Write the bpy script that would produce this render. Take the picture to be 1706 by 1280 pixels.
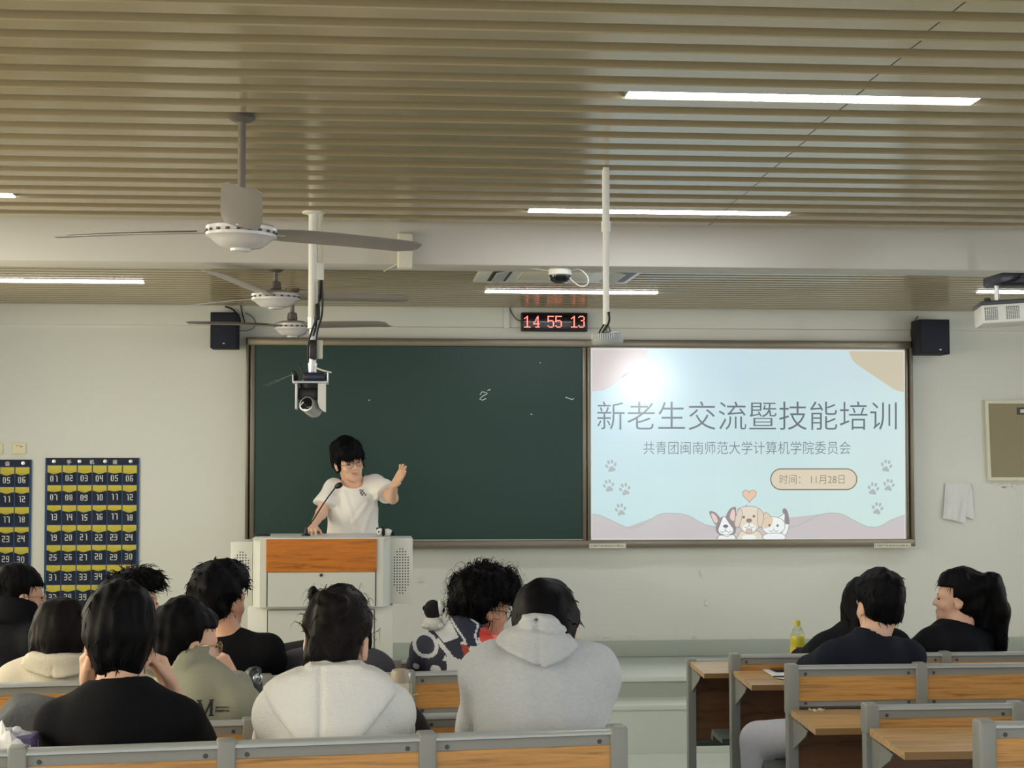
import bpy, bmesh, math, random
import numpy as np
from mathutils import Vector, Matrix

for _o in list(bpy.data.objects):
    bpy.data.objects.remove(_o)
SC = bpy.context.scene
COL = SC.collection

# ------------------------------------------------------------------ camera
FPX = 2700.0
CAMZ = 1.55
_vy = Vector((-233.0, -120.0, -FPX)).normalized()
_p = math.atan2(120.0, FPX)
_vz = Vector((0.0, math.cos(_p), -math.sin(_p)))
_vx = _vy.cross(_vz)
CAMROT = Matrix((_vx, _vy, _vz))
cam_data = bpy.data.cameras.new('camera')
cam = bpy.data.objects.new('camera', cam_data)
COL.objects.link(cam)
cam_data.sensor_fit = 'HORIZONTAL'
cam_data.sensor_width = 36.0
cam_data.lens = FPX / 1706.0 * 36.0
cam_data.clip_start = 0.05
cam_data.clip_end = 100
cam.matrix_world = Matrix.Translation((0, 0, CAMZ)) @ CAMROT.to_4x4()
SC.camera = cam


def at(px, py, Y):
    """point of the room seen at a place of the photograph, on the plane y = Y"""
    w = CAMROT @ Vector((px - 853.0, 640.0 - py, -FPX))
    w = w * (Y / w.y)
    return Vector((w.x, w.y, w.z + CAMZ))


def atz(px, py, z):
    w = CAMROT @ Vector((px - 853.0, 640.0 - py, -FPX))
    w = w * ((z - CAMZ) / w.z)
    return Vector((w.x, w.y, w.z + CAMZ))


# ------------------------------------------------------------------ world, exposure
world = bpy.data.worlds.new('world')
SC.world = world
world.use_nodes = True
_bg = world.node_tree.nodes['Background']
_bg.inputs[0].default_value = (0.93, 0.97, 1.0, 1)
_bg.inputs[1].default_value = 1.85
SC.view_settings.view_transform = 'Standard'
SC.view_settings.look = 'None'
SC.view_settings.exposure = 0.0
SC.view_settings.gamma = 1.0
SC.view_settings.use_curve_mapping = False
LAMP_STRENGTH = 30.0

# unseen spot added for a projector glint on the slide, at the back of the room, above and right of the camera
_sl = bpy.data.lights.new('projector_glint', 'SPOT')
_sl.energy = 130
_sl.spot_size = math.radians(16)
_sl.spot_blend = 0.35
_sl.shadow_soft_size = 0.06
_sl.color = (0.93, 0.98, 1.0)
GLINT_SPOT = bpy.data.objects.new('projector_glint', _sl)
COL.objects.link(GLINT_SPOT)

WALLY = 10.6        # front wall
ZN = CAMZ + 1.096   # underside of the ceiling strips over the seats
ZF = CAMZ + 0.962   # underside of the ceiling strips near the board
BEAM0, BEAM1 = 7.75, 8.0
XL, XR = -3.3, 5.6


def floor_z(Y):
    t = min(1.0, max(0.0, (Y - 4.0) / 4.4))
    return -0.17 * t


# ------------------------------------------------------------------ materials
def lin(c):
    return tuple(((v / 255.0) / 12.92 if v / 255.0 <= 0.04045 else ((v / 255.0 + 0.055) / 1.055) ** 2.4) for v in c) + (1.0,)


_mats = {}


def mat(name, rgb, rough=0.6, metal=0.0, spec=0.5, vary=0.0, vscale=8.0, bump=0.0, bscale=60.0, emit=None, estr=1.0,
        alpha=None, trans=0.0, wood=None, coat=0.0, stretch=None, sheen=0.0):
    if name in _mats:
        return _mats[name]
    m = bpy.data.materials.new(name)
    m.use_nodes = True
    nt = m.node_tree
    b = nt.nodes['Principled BSDF']
    c = lin(rgb)
    b.inputs['Base Color'].default_value = c
    b.inputs['Roughness'].default_value = rough
    b.inputs['Metallic'].default_value = metal
    b.inputs['Specular IOR Level'].default_value = spec
    b.inputs['Coat Weight'].default_value = coat
    b.inputs['Sheen Weight'].default_value = sheen
    if trans:
        b.inputs['Transmission Weight'].default_value = trans
        b.inputs['IOR'].default_value = 1.3
    if emit:
        b.inputs['Emission Color'].default_value = lin(emit)
        b.inputs['Emission Strength'].default_value = estr
    tc = nt.nodes.new('ShaderNodeTexCoord')
    src = tc.outputs['Object']
    if stretch:
        mp = nt.nodes.new('ShaderNodeMapping')
        mp.inputs['Scale'].default_value = stretch
        nt.links.new(src, mp.inputs[0])
        src = mp.outputs[0]
    if wood:
        n = nt.nodes.new('ShaderNodeTexNoise')
        n.inputs['Scale'].default_value = wood
        n.inputs['Detail'].default_value = 5
        n.inputs['Roughness'].default_value = 0.65
        n.inputs['Distortion'].default_value = 0.6
        nt.links.new(src, n.inputs['Vector'])
        r = nt.nodes.new('ShaderNodeValToRGB')
        d = tuple(v * 0.50 for v in c[:3]) + (1,)
        l = tuple(min(1, v * 1.22) for v in c[:3]) + (1,)
        r.color_ramp.elements[0].position = 0.32
        r.color_ramp.elements[0].color = d
        r.color_ramp.elements[1].position = 0.62
        r.color_ramp.elements[1].color = l
        e = r.color_ramp.elements.new(0.46)
        e.color = c
        nt.links.new(n.outputs['Fac'], r.inputs['Fac'])
        nt.links.new(r.outputs['Color'], b.inputs['Base Color'])
    elif vary:
        n = nt.nodes.new('ShaderNodeTexNoise')
        n.inputs['Scale'].default_value = vscale
        n.inputs['Detail'].default_value = 4
        nt.links.new(src, n.inputs['Vector'])
        mx = nt.nodes.new('ShaderNodeMix')
        mx.data_type = 'RGBA'
        mx.inputs['A'].default_value = tuple(v * (1 - vary) for v in c[:3]) + (1,)
        mx.inputs['B'].default_value = tuple(min(1, v * (1 + vary)) for v in c[:3]) + (1,)
        nt.links.new(n.outputs['Fac'], mx.inputs['Factor'])
        nt.links.new(mx.outputs['Result'], b.inputs['Base Color'])
    if bump:
        n2 = nt.nodes.new('ShaderNodeTexNoise')
        n2.inputs['Scale'].default_value = bscale
        n2.inputs['Detail'].default_value = 3
        nt.links.new(tc.outputs['Object'], n2.inputs['Vector'])
        bp = nt.nodes.new('ShaderNodeBump')
        bp.inputs['Strength'].default_value = bump
        bp.inputs['Distance'].default_value = 0.01
        nt.links.new(n2.outputs['Fac'], bp.inputs['Height'])
        nt.links.new(bp.outputs['Normal'], b.inputs['Normal'])
    if alpha is not None:
        b.inputs['Alpha'].default_value = alpha
    _mats[name] = m
    return m


M_WALL = mat('wall_paint', (219, 220, 211), 0.7, vary=0.025, vscale=1.6, bump=0.05, bscale=40)
M_CEIL = mat('ceiling_strip_enamel', (164, 151, 122), 0.2, metal=0.2, vary=0.04, vscale=3)
M_CEILTOP = mat('ceiling_backing_enamel', (120, 110, 86), 0.5)
M_BEAM = mat('beam_paint', (196, 193, 187), 0.6, vary=0.02, vscale=2)
M_FLOOR = mat('floor_tile', (204, 211, 201), 0.16, vary=0.03, vscale=2.5)
M_PLAT = mat('platform_tile', (212, 219, 209), 0.2, vary=0.03, vscale=2.5)
M_SKIRT = mat('skirting_paint', (166, 174, 162), 0.4, vary=0.03, vscale=2)
M_GREY = mat('grey_powder_coat', (138, 140, 136), 0.42, vary=0.02)
M_RAIL = mat('grey_rail_extrusion', (170, 175, 173), 0.32, metal=0.2)
M_DKGREY = mat('dark_grey_metal', (62, 66, 66), 0.45)
M_WOOD = mat('bench_wood_laminate', (188, 140, 78), 0.38, wood=3.2, stretch=(1.2, 10, 26))
M_DESK = mat('desk_wood_laminate', (190, 154, 106), 0.3, wood=3.0, stretch=(1.2, 18, 18))
M_EDGE = mat('desk_edge_band', (150, 116, 74), 0.4)
M_DKWOOD = mat('modesty_panel_laminate', (104, 70, 44), 0.42, wood=2.5, stretch=(1.5, 8, 12))
M_SEAT = mat('seat_shell_plastic', (66, 76, 68), 0.45)
M_WHITE = mat('white_plastic', (225, 226, 222), 0.35)
M_OFFWHITE = mat('offwhite_plastic', (214, 210, 194), 0.4)
M_SILVER = mat('silver_metal', (190, 192, 196), 0.28, metal=0.8)
M_BLACK = mat('black_plastic', (18, 19, 22), 0.4)
M_NAVYBLK = mat('speaker_cloth', (20, 23, 34), 0.75)
M_CABLE = mat('black_cable', (14, 14, 15), 0.5)
M_FRAME = mat('board_frame_aluminium', (128, 120, 104), 0.34, metal=0.45)
M_FRAMEDK = mat('board_frame_groove', (28, 24, 18), 0.6)
M_GREEN = mat('green_chalkboard', (20, 56, 48), 0.42, vary=0.06, vscale=1.5)
M_CHALK = mat('chalk', (206, 214, 206), 0.9)


# ------------------------------------------------------------------ object helpers
def empty(name, loc, label=None, cat=None, group=None):
    o = bpy.data.objects.new(name, None)
    o.empty_display_size = 0.1
    COL.objects.link(o)
    o.location = loc
    tag(o, label, cat, group)
    return o


def tag(o, label=None, cat=None, group=None, kind=None):
    if label:
        o['label'] = label
    if cat:
        o['category'] = cat
    if group:
        o['group'] = group
    if kind:
        o['kind'] = kind
    return o


def wpos(o):
    v = Vector((0, 0, 0))
    while o is not None:
        v = v + o.location
        o = o.parent
    return v


def link_mesh(name, me, parent=None, origin=None):
    """link a mesh given in world coordinates; its object sits at origin and below parent"""
    base = Vector((0, 0, 0))
    if parent is not None:
        base = wpos(parent)
    org = Vector(origin) if origin is not None else base
    me.transform(Matrix.Translation(-org))
    o = bpy.data.objects.new(name, me)
    COL.objects.link(o)
    if parent is not None:
        o.parent = parent
    o.location = org - base
    return o


def frame_from(d):
    d = Vector(d).normalized()
    a = Vector((0, 0, 1)) if abs(d.z) < 0.95 else Vector((1, 0, 0))
    u = d.cross(a).normalized()
    v = u.cross(d).normalized()
    return u, v, d


class MB:
    """collects shapes in world coordinates and links them as one mesh object"""

    def __init__(self):
        self.bm = bmesh.new()
        self.mi = 0

    def _put(self, tmp):
        me = bpy.data.meshes.new('tmp')
        for f in tmp.faces:
            f.material_index = self.mi
        tmp.to_mesh(me)
        tmp.free()
        self.bm.from_mesh(me)
        bpy.data.meshes.remove(me)

    def box(self, lo, hi, bev=0.0, seg=2, mtx=None):
        t = bmesh.new()
        lo = Vector(lo)
        hi = Vector(hi)
        bmesh.ops.create_cube(t, size=1.0)
        for v in t.verts:
            v.co = Vector(((v.co.x + .5) * (hi.x - lo.x) + lo.x, (v.co.y + .5) * (hi.y - lo.y) + lo.y, (v.co.z + .5) * (hi.z - lo.z) + lo.z))
        if bev:
            bmesh.ops.bevel(t, geom=list(t.edges), offset=bev, segments=seg, affect='EDGES', profile=0.5)
        if mtx is not None:
            bmesh.ops.transform(t, matrix=mtx, verts=t.verts)
        self._put(t)
        return self

    def cbox(self, c, s, bev=0.0, seg=2, rot=None):
        c = Vector(c)
        h = Vector(s) / 2
        m = Matrix.Translation(c)
        if rot is not None:
            m = m @ rot.to_4x4()
        return self.box(-h, h, bev, seg, m)

    def cyl(self, a, b, r, r2=None, n=16):
        a = Vector(a)
        b = Vector(b)
        u, v, d = frame_from(b - a)
        return self.rings([(a, u * r, v * r), (b, u * (r if r2 is None else r2), v * (r if r2 is None else r2))], n)

    def rings(self, lst, n=16, cap=True):
        t = bmesh.new()
        rs = []
        for c, u, v in lst:
            rs.append([t.verts.new(Vector(c) + u * math.cos(2 * math.pi * i / n) + v * math.sin(2 * math.pi * i / n)) for i in range(n)])
        for p, q in zip(rs[:-1], rs[1:]):
            for i in range(n):
                t.faces.new((p[i], p[(i + 1) % n], q[(i + 1) % n], q[i]))
        if cap:
            t.faces.new(rs[0][::-1])
            t.faces.new(rs[-1])
        bmesh.ops.recalc_face_normals(t, faces=t.faces)
        self._put(t)
        return self

    def tube(self, pts, r, n=8, closed=False, smooth=0):
        pts = [Vector(p) for p in pts]
        for _ in range(smooth):
            q = [pts[0]]
            for a, b in zip(pts[:-1], pts[1:]):
                q += [a * .75 + b * .25, a * .25 + b * .75]
            q.append(pts[-1])
            pts = q
        lst = []
        u = None
        for i, p in enumerate(pts):
            d = (pts[min(i + 1, len(pts) - 1)] - pts[max(i - 1, 0)])
            if closed:
                d = pts[(i + 1) % len(pts)] - pts[i - 1]
            d.normalize()
            if u is None:
                u, v, _ = frame_from(d)
            u = (u - d * u.dot(d)).normalized()
            v = d.cross(u)
            rr = r[min(i, len(r) - 1)] if isinstance(r, (list, tuple)) else r
            lst.append((p, u * rr, v * rr))
        if closed:
            lst.append(lst[0])
        return self.rings(lst, n, cap=not closed)

    def lathe(self, prof, c, axis=(0, 0, 1), n=32):
        u, v, d = frame_from(axis)
        c = Vector(c)
        return self.rings([(c + d * h, u * max(r, 1e-4), v * max(r, 1e-4)) for r, h in prof], n)

    def prism(self, poly, d):
        """closed polygon (3d points) pushed along vector d"""
        t = bmesh.new()
        d = Vector(d)
        a = [t.verts.new(Vector(p)) for p in poly]
        b = [t.verts.new(Vector(p) + d) for p in poly]
        t.faces.new(a)
        t.faces.new(b[::-1])
        k = len(a)
        for i in range(k):
            t.faces.new((a[i], b[i], b[(i + 1) % k], a[(i + 1) % k]))
        bmesh.ops.recalc_face_normals(t, faces=t.faces)
        self._put(t)
        return self

    def poly(self, pts):
        t = bmesh.new()
        f = t.faces.new([t.verts.new(Vector(p)) for p in pts])
        bmesh.ops.triangulate(t, faces=[f], ngon_method='EAR_CLIP')
        self._put(t)
        return self

    def grid(self, fn, nu, nv):
        t = bmesh.new()
        g = [[t.verts.new(Vector(fn(i / nu, j / nv))) for j in range(nv + 1)] for i in range(nu + 1)]
        for i in range(nu):
            for j in range(nv):
                t.faces.new((g[i][j], g[i + 1][j], g[i + 1][j + 1], g[i][j + 1]))
        self._put(t)
        return self

    def sphere(self, c, r, seg=24, ring=14, mtx=None):
        t = bmesh.new()
        bmesh.ops.create_uvsphere(t, u_segments=seg, v_segments=ring, radius=1.0)
        r = Vector(r) if hasattr(r, '__len__') else Vector((r, r, r))
        for v in t.verts:
            v.co = Vector((v.co.x * r.x, v.co.y * r.y, v.co.z * r.z))
        m = Matrix.Translation(Vector(c))
        if mtx is not None:
            m = m @ mtx.to_4x4()
        bmesh.ops.transform(t, matrix=m, verts=t.verts)
        self._put(t)
        return self

    def build(self, name, mats, parent=None, origin=None, smooth=True):
        me = bpy.data.meshes.new(name)
        self.bm.to_mesh(me)
        self.bm.free()
        if not isinstance(mats, (list, tuple)):
            mats = [mats]
        for m in mats:
            me.materials.append(m)
        if smooth:
            me.set_sharp_from_angle(angle=math.radians(35))
            me.polygons.foreach_set('use_smooth', [True] * len(me.polygons))
            me.set_sharp_from_angle(angle=math.radians(35))
        return link_mesh(name, me, parent, origin)


# ------------------------------------------------------------------ room shell
def structure(mb, name, m, label=None):
    o = mb.build(name, m, None, smooth=True)
    return tag(o, label, None, None, 'structure')


def build_room():
    # floor: falls gently towards the front
    mb = MB()
    ys = [-3.0, 4.0, 8.4, WALLY]
    t = MB()
    for a, b in zip(ys[:-1], ys[1:]):
        mb.prism([(XL, a, floor_z(a)), (XL, b, floor_z(b)), (XL, b, floor_z(b) - .1), (XL, a, floor_z(a) - .1)], (XR - XL, 0, 0))
    structure(mb, 'floor', M_FLOOR, 'pale glossy tiled classroom floor')
    # platform with one step
    zt = at(1090, 1094, WALLY).z
    ye = (CAMZ - zt) * FPX / (1129 - 760.0)
    zs = at(1090, 1162, ye).z
    ys2 = (CAMZ - zs) * FPX / (1176 - 760.0)
    mb = MB()
    mb.mi = 0
    mb.box((XL, ye, zt - .03), (XR, WALLY, zt), .004)
    mb.mi = 1
    mb.box((XL, ye + .012, zs), (XR, WALLY, zt - .03))
    mb.mi = 0
    mb.box((XL, ys2, zs - .03), (XR, ye + .02, zs), .004)
    mb.box((XL, ys2 + .01, floor_z(9) - .02), (XR, ye + .02, zs - .03))
    o = mb.build('platform', [M_PLAT, M_SKIRT])
    tag(o, 'low tiled teaching platform with one step under the blackboard', None, None, 'structure')
    # walls
    structure(MB().box((XL - .12, WALLY, -.4), (XR + .12, WALLY + .15, 3.2)), 'wall_front', M_WALL, 'cream front wall behind the blackboard')
    # side walls; unseen windows added for warm light left, neutral light right
    k = 0
    for nm, x0, x1, wins, tint, watt in (('wall_left', XL - .12, XL, ((.6, 2.6), (3.6, 5.6), (6.4, 8.8)), (1.0, .86, .56), 95.0), ('wall_right', XR, XR + .12, ((.6, 2.6), (3.6, 5.6), (6.4, 8.8)), (1.0, .99, .97), 24.0)):
        mb = MB()
        z0, z1 = .95, 2.35
        mb.box((x0, -3, -.4), (x1, WALLY, z0)).box((x0, -3, z1), (x1, WALLY, 3.2))
        ys3 = [-3.0] + [v for w in wins for v in w] + [WALLY]
        for a, b in zip(ys3[::2], ys3[1::2]):
            mb.box((x0, a, z0), (x1, b, z1))
        structure(mb, nm, M_WALL, 'cream side wall with windows, out of the picture')
        s = 1 if x0 < 0 else -1
        for a, b in wins:
            k += 1
            w = empty('window_%d' % k, ((x0 + x1) / 2, (a + b) / 2, z0))
            tag(w, 'unseen aluminium framed side window, added to light the room', None, None, 'structure')
            xm = (x0 + x1) / 2
            mb = MB()
            for y in (a, (a + b) / 2 - .02, b - .04):
                mb.box((xm - .02, y, z0), (xm + .02, y + .04, z1))
            mb.box((xm - .02, a, z0), (xm + .02, b, z0 + .04)).box((xm - .02, a, z1 - .04), (xm + .02, b, z1))
            mb.build('window_frame', M_RAIL, w)
            MB().box((xm - .003, a + .04, z0 + .04), (xm + .003, b - .04, z1 - .04)).build('window_pane', mat('window_glass', (235, 240, 240), .05, alpha=.12), w)
            L = bpy.data.lights.new('daylight', 'AREA')
            L.shape = 'RECTANGLE'
            L.size = b - a
            L.size_y = z1 - z0
            L.energy = watt
            L.color = tint
            o = bpy.data.objects.new('daylight', L)
            COL.objects.link(o)
            o.location = (x0 - .25 if s > 0 else x1 + .25, (a + b) / 2, (z0 + z1) / 2 + .1)
            o.rotation_euler = Vector((s, 0, -.12)).to_track_quat('-Z', 'Y').to_euler()
    structure(MB().box((XL, WALLY - .018, zt), (XR, WALLY, at(1090, 1067, WALLY).z), .004), 'baseboard_front', M_SKIRT, 'grey green skirting at the foot of the front wall')
    # shallow upper band of the wall above the board
    structure(MB().box((XL, WALLY - .03, at(1090, 548, WALLY).z), (XR, WALLY, ZF + .06), .006), 'trim_1', M_WALL, 'shallow painted band along the top of the front wall')
    # ceiling beam
    structure(MB().box((XL, BEAM0, CAMZ + .916), (XR, BEAM1, ZN + .2), .012), 'trim_2', M_BEAM, 'grey white ceiling beam across the room')

    # ceiling strips over the seats: the far lower edges follow the photograph
    ye_px = [7.8, 40.6, 73.4, 101.6, 128.8, 154.0, 178.8, 200, 221, 240, 258.8, 276.6, 293, 309.4, 323.4, 337.5, 350, 363, 376.6]
    edges = [atz(1100, y, ZN).y for y in ye_px]
    # smooth the measured spacing
    idx = np.arange(len(edges))
    cf = np.polyfit(idx, edges, 2)
    edges = [float(np.polyval(cf, i)) for i in range(-24, len(edges))]
    edges = [e for e in edges if e < BEAM0 - .02]
    mb = MB()
    mb.mi = 1
    mb.box((XL, -3.0, ZN + .052), (XR, BEAM0, ZN + .08))
    mb.mi = 0
    prev = None
    for i, e in enumerate(edges):
        p = (edges[i + 1] - e) if i + 1 < len(edges) else (e - edges[i - 1])
        if e - p < -3:
            continue
        w = p * .5
        mb.box((XL, e - w, ZN), (XR, e, ZN + .055), .004, 1)
    # joints where strips meet end to end
    mb.mi = 2
    a = atz(1468, 122, ZN)
    b = atz(1260, 305, ZN)
    for i, e in enumerate(edges):
        if e < 2.2:
            continue
        w = .5 * ((edges[i + 1] - e) if i + 1 < len(edges) else (e - edges[i - 1]))
        y = e - w / 2
        x = a.x + (b.x - a.x) * (y - a.y) / (b.y - a.y) + random.Random(i).uniform(-.01, .01)
        mb.box((x, e - w + .004, ZN - .0006), (x + .0032, e - .004, ZN + .01))
    o = mb.build('ceiling', [M_CEIL, M_CEILTOP, M_FRAMEDK])
    tag(o, 'strip ceiling of glossy champagne metal slats above the seats', None, None, 'structure')
    global SLATS
    SLATS = edges
    # finer strips between beam and front wall
    mb = MB()
    mb.mi = 1
    mb.box((XL, BEAM1, ZF + .034), (XR, WALLY, ZF + .06))
    mb.mi = 0
    y = BEAM1 + .03
    while y + .066 < WALLY - .03:
        mb.box((XL, y, ZF), (XR, y + .066, ZF + .036), .003, 1)
        y += .118
    o = mb.build('ceiling', [M_CEIL, M_CEILTOP])
    tag(o, 'strip ceiling of finer glossy metal slats between beam and front wall', None, None, 'structure')
    return zt


ZPLAT = build_room()

# ------------------------------------------------------------------ lamps
M_TUBE = mat('lamp_diffuser', (250, 250, 255), 0.4, emit=(247, 250, 255), estr=LAMP_STRENGTH)


def strip_lamp(x0, x1, y, z, label, w=.085, group='ceiling strip lamps'):
    # the lamp sits in the gap between two slats
    if z == ZN:
        gaps = [(a + b - .5 * (b - a)) / 2 for a, b in zip(SLATS[:-1], SLATS[1:])]
    else:
        gaps = [BEAM1 + .03 + .118 * i + .092 for i in range(21)]
    y = min(gaps, key=lambda g: abs(g - y))
    z = z + (.0085 if z == ZN else .0035)
    r = empty('strip_light', ((x0 + x1) / 2, y, z), label, 'ceiling light', group)
    mb = MB().box((x0 - .004, y - w / 2 - .003, z - .004), (x1 + .004, y + w / 2 + .003, z + .05), .001, 1)
    mb.build('lamp_housing', M_GREY, r)
    mb = MB().box((x0, y - w / 2, z - .008), (x1, y + w / 2, z - .0045), .001, 1)
    mb.build('lamp_diffuser', M_TUBE, r)
    return r


def lamp_px(xa, xb, py, z, label, w=.085):
    a = atz(xa, py, z)
    b = atz(xb, py, z)
    m = atz((xa + xb) / 2, py, z)
    return strip_lamp(a.x, b.x, m.y, z, label, w)


_l = lamp_px(1043, 1637, 163, ZN, 'longest bright strip light, high on the right, flush in the slatted ceiling', .086)
_y1 = _l.location.y
_l = lamp_px(881, 1320, 352.5, ZN, 'bright strip light in the slats just before the beam, behind the white microphone pole', .098)
_y2 = _l.location.y
_x2 = _l.location.x
_l = lamp_px(809, 1099, 485.5, ZF, 'strip light in the fine slats above the red clock', .085)
_y3 = _l.location.y
_b = atz(28, 331, ZN)
strip_lamp(_b.x - 1.15, _b.x, _b.y, ZN, 'strip light at the left edge of the photo, level with the near fan')
_b = atz(240, 471, ZF)
strip_lamp(_b.x - 1.0, _b.x, _b.y, ZF, 'strip light at far left in the fine slats beyond the beam', .09)
_b = atz(1625, 487.5, ZF)
strip_lamp(_b.x, _b.x + 1.0, _b.y, ZF, 'strip light at far right behind the hanging projector', .08)
# the same lamps go on over the back rows, behind the camera
for _x, _y in ((-2.0, _y1), (.25, 1.9), (2.6, 1.9), (.2, -.6), (2.7, -.6), (-2.2, 1.9), (4.6, _y2)):
    strip_lamp(_x - .55, _x + .55, _y, ZN, 'strip light over the back rows, beyond the top of the photo')


# ------------------------------------------------------------------ ceiling fans
M_BLADE = mat('fan_blade_enamel', (148, 142, 140), 0.35, metal=0.2, vary=0.08, vscale=12)
M_FANHUB = mat('fan_hub_enamel', (212, 210, 212), 0.25, metal=0.15)
M_FANROD = mat('fan_rod_metal', (112, 106, 100), 0.4, metal=0.3)


def ceiling_fan(hub, ztop, R, angles, hr, label, tilt=0.0, rodr=.012, rises=(0, 0, 0)):
    hub = Vector(hub)
    r = empty('ceiling_fan', (hub.x, hub.y, ztop), label, 'ceiling fan')
    T = Matrix.Translation(hub) @ Matrix.Rotation(tilt, 4, 'Y') @ Matrix.Translation(-hub)
    mb = MB().cyl((hub.x, hub.y, ztop), (hub.x, hub.y, hub.z + .05), rodr, None, 14)
    mb.lathe([(rodr, 0), (rodr * 3.2, .004), (rodr * 3.4, .02), (rodr * 2, .03)], (hub.x, hub.y, ztop), (0, 0, -1), 20)
    mb.build('rod', M_FANROD, r)
    mb = MB()
    mb.lathe([(.012, -.085), (.026, -.08), (.03, -.045), (.024, -.035)], hub, (0, 0, -1), 20)
    o = mb.build('lower_canopy', M_FANROD, r)
    mb = MB()
    mb.lathe([(.02, -.036), (hr * .55, -.034), (hr * .92, -.024), (hr, -.016), (hr, -.006), (hr * .96, 0), (hr, .005), (hr, .014), (hr * .88, .02), (hr * .78, .03),
              (hr * .74, .034), (hr * .6, .046), (hr * .4, .052), (hr * .3, .053), (hr * .28, .06), (.005, .062)], hub, (0, 0, -1), 40)
    o = mb.build('motor_housing', M_FANHUB, r)
    o.data.transform(Matrix.Translation(-(hub - wpos(r))) if False else Matrix.Identity(4))
    for i in range(18):
        pass
    mb = MB()
    for i in range(20):
        a = 2 * math.pi * i / 20
        mb.cbox(hub + Vector((math.cos(a) * hr * .985, math.sin(a) * hr * .985, 0)), (.006, .012, .008), .001, 1, Matrix.Rotation(a, 3, 'Z'))
    mb.build('vent_ring', M_DKGREY, r)
    for a, rise in zip(angles, rises):
        a = math.radians(a)
        d = Vector((math.cos(a), math.sin(a), 0))
        l = Vector((-d.y, d.x, 0))
        pitch = math.radians(11)

        def fn(u, v, d=d, l=l, rise=rise):
            rr = hr * .8 + (R - hr * .8) * u
            w = (.048 + .016 * math.sin(min(1, u * 4) * math.pi * .5)) * (1 - .2 * max(0, u - .4))
            if u > .94:
                w *= 1 - ((u - .94) / .06) ** 2 * .35
            s = (v - .5) * 2
            return hub + d * rr + l * (s * w) + Vector((0, 0, -math.sin(pitch) * s * w - .006 * (1 - s * s) + .008 - .012 * u * u + rise * u))

        mb = MB()
        mb.grid(fn, 14, 6)
        bmesh.ops.solidify(mb.bm, geom=list(mb.bm.faces), thickness=.003)
        mb.build('blade', M_BLADE, r)
        mb = MB().cbox(hub + d * (hr * .98) + Vector((0, 0, .006)), (.09, .032, .006), .002, 1, Matrix.Rotation(a, 3, 'Z'))
        mb.build('blade_bracket', M_FANHUB, r)
    for ch in r.children:
        if ch.name.split('.')[0] not in ('rod', 'lower_canopy'):
            M = Matrix.Translation(hub - wpos(r)) @ Matrix.Rotation(tilt, 4, 'Y') @ Matrix.Translation(-(hub - wpos(r)))
            ch.data.transform(M)
    return r


_top = atz(403, 199, ZN)
_hub = at(402, 388, _top.y)
ceiling_fan(_hub, ZN + .02, .70, (-85.4, 154.6, 34.6), .115, 'large grey ceiling fan nearest the camera, one blade pointing forward', math.radians(1.5), .0125, (.045, .012, .03))
_hub = at(459, 496, 8.35)
ceiling_fan(_hub, ZF + .01, .68, (-114, 132, 5), .125, 'white ceiling fan just beyond the beam, left of the camera pole', 0.0, .012, (.07, .015, .01))
_hub = at(487, 545, 9.4)
ceiling_fan(_hub, ZF + .01, .64, (90, 210, -30), .105, 'white ceiling fan farthest away, in front of the blackboard top', 0.0)


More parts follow.
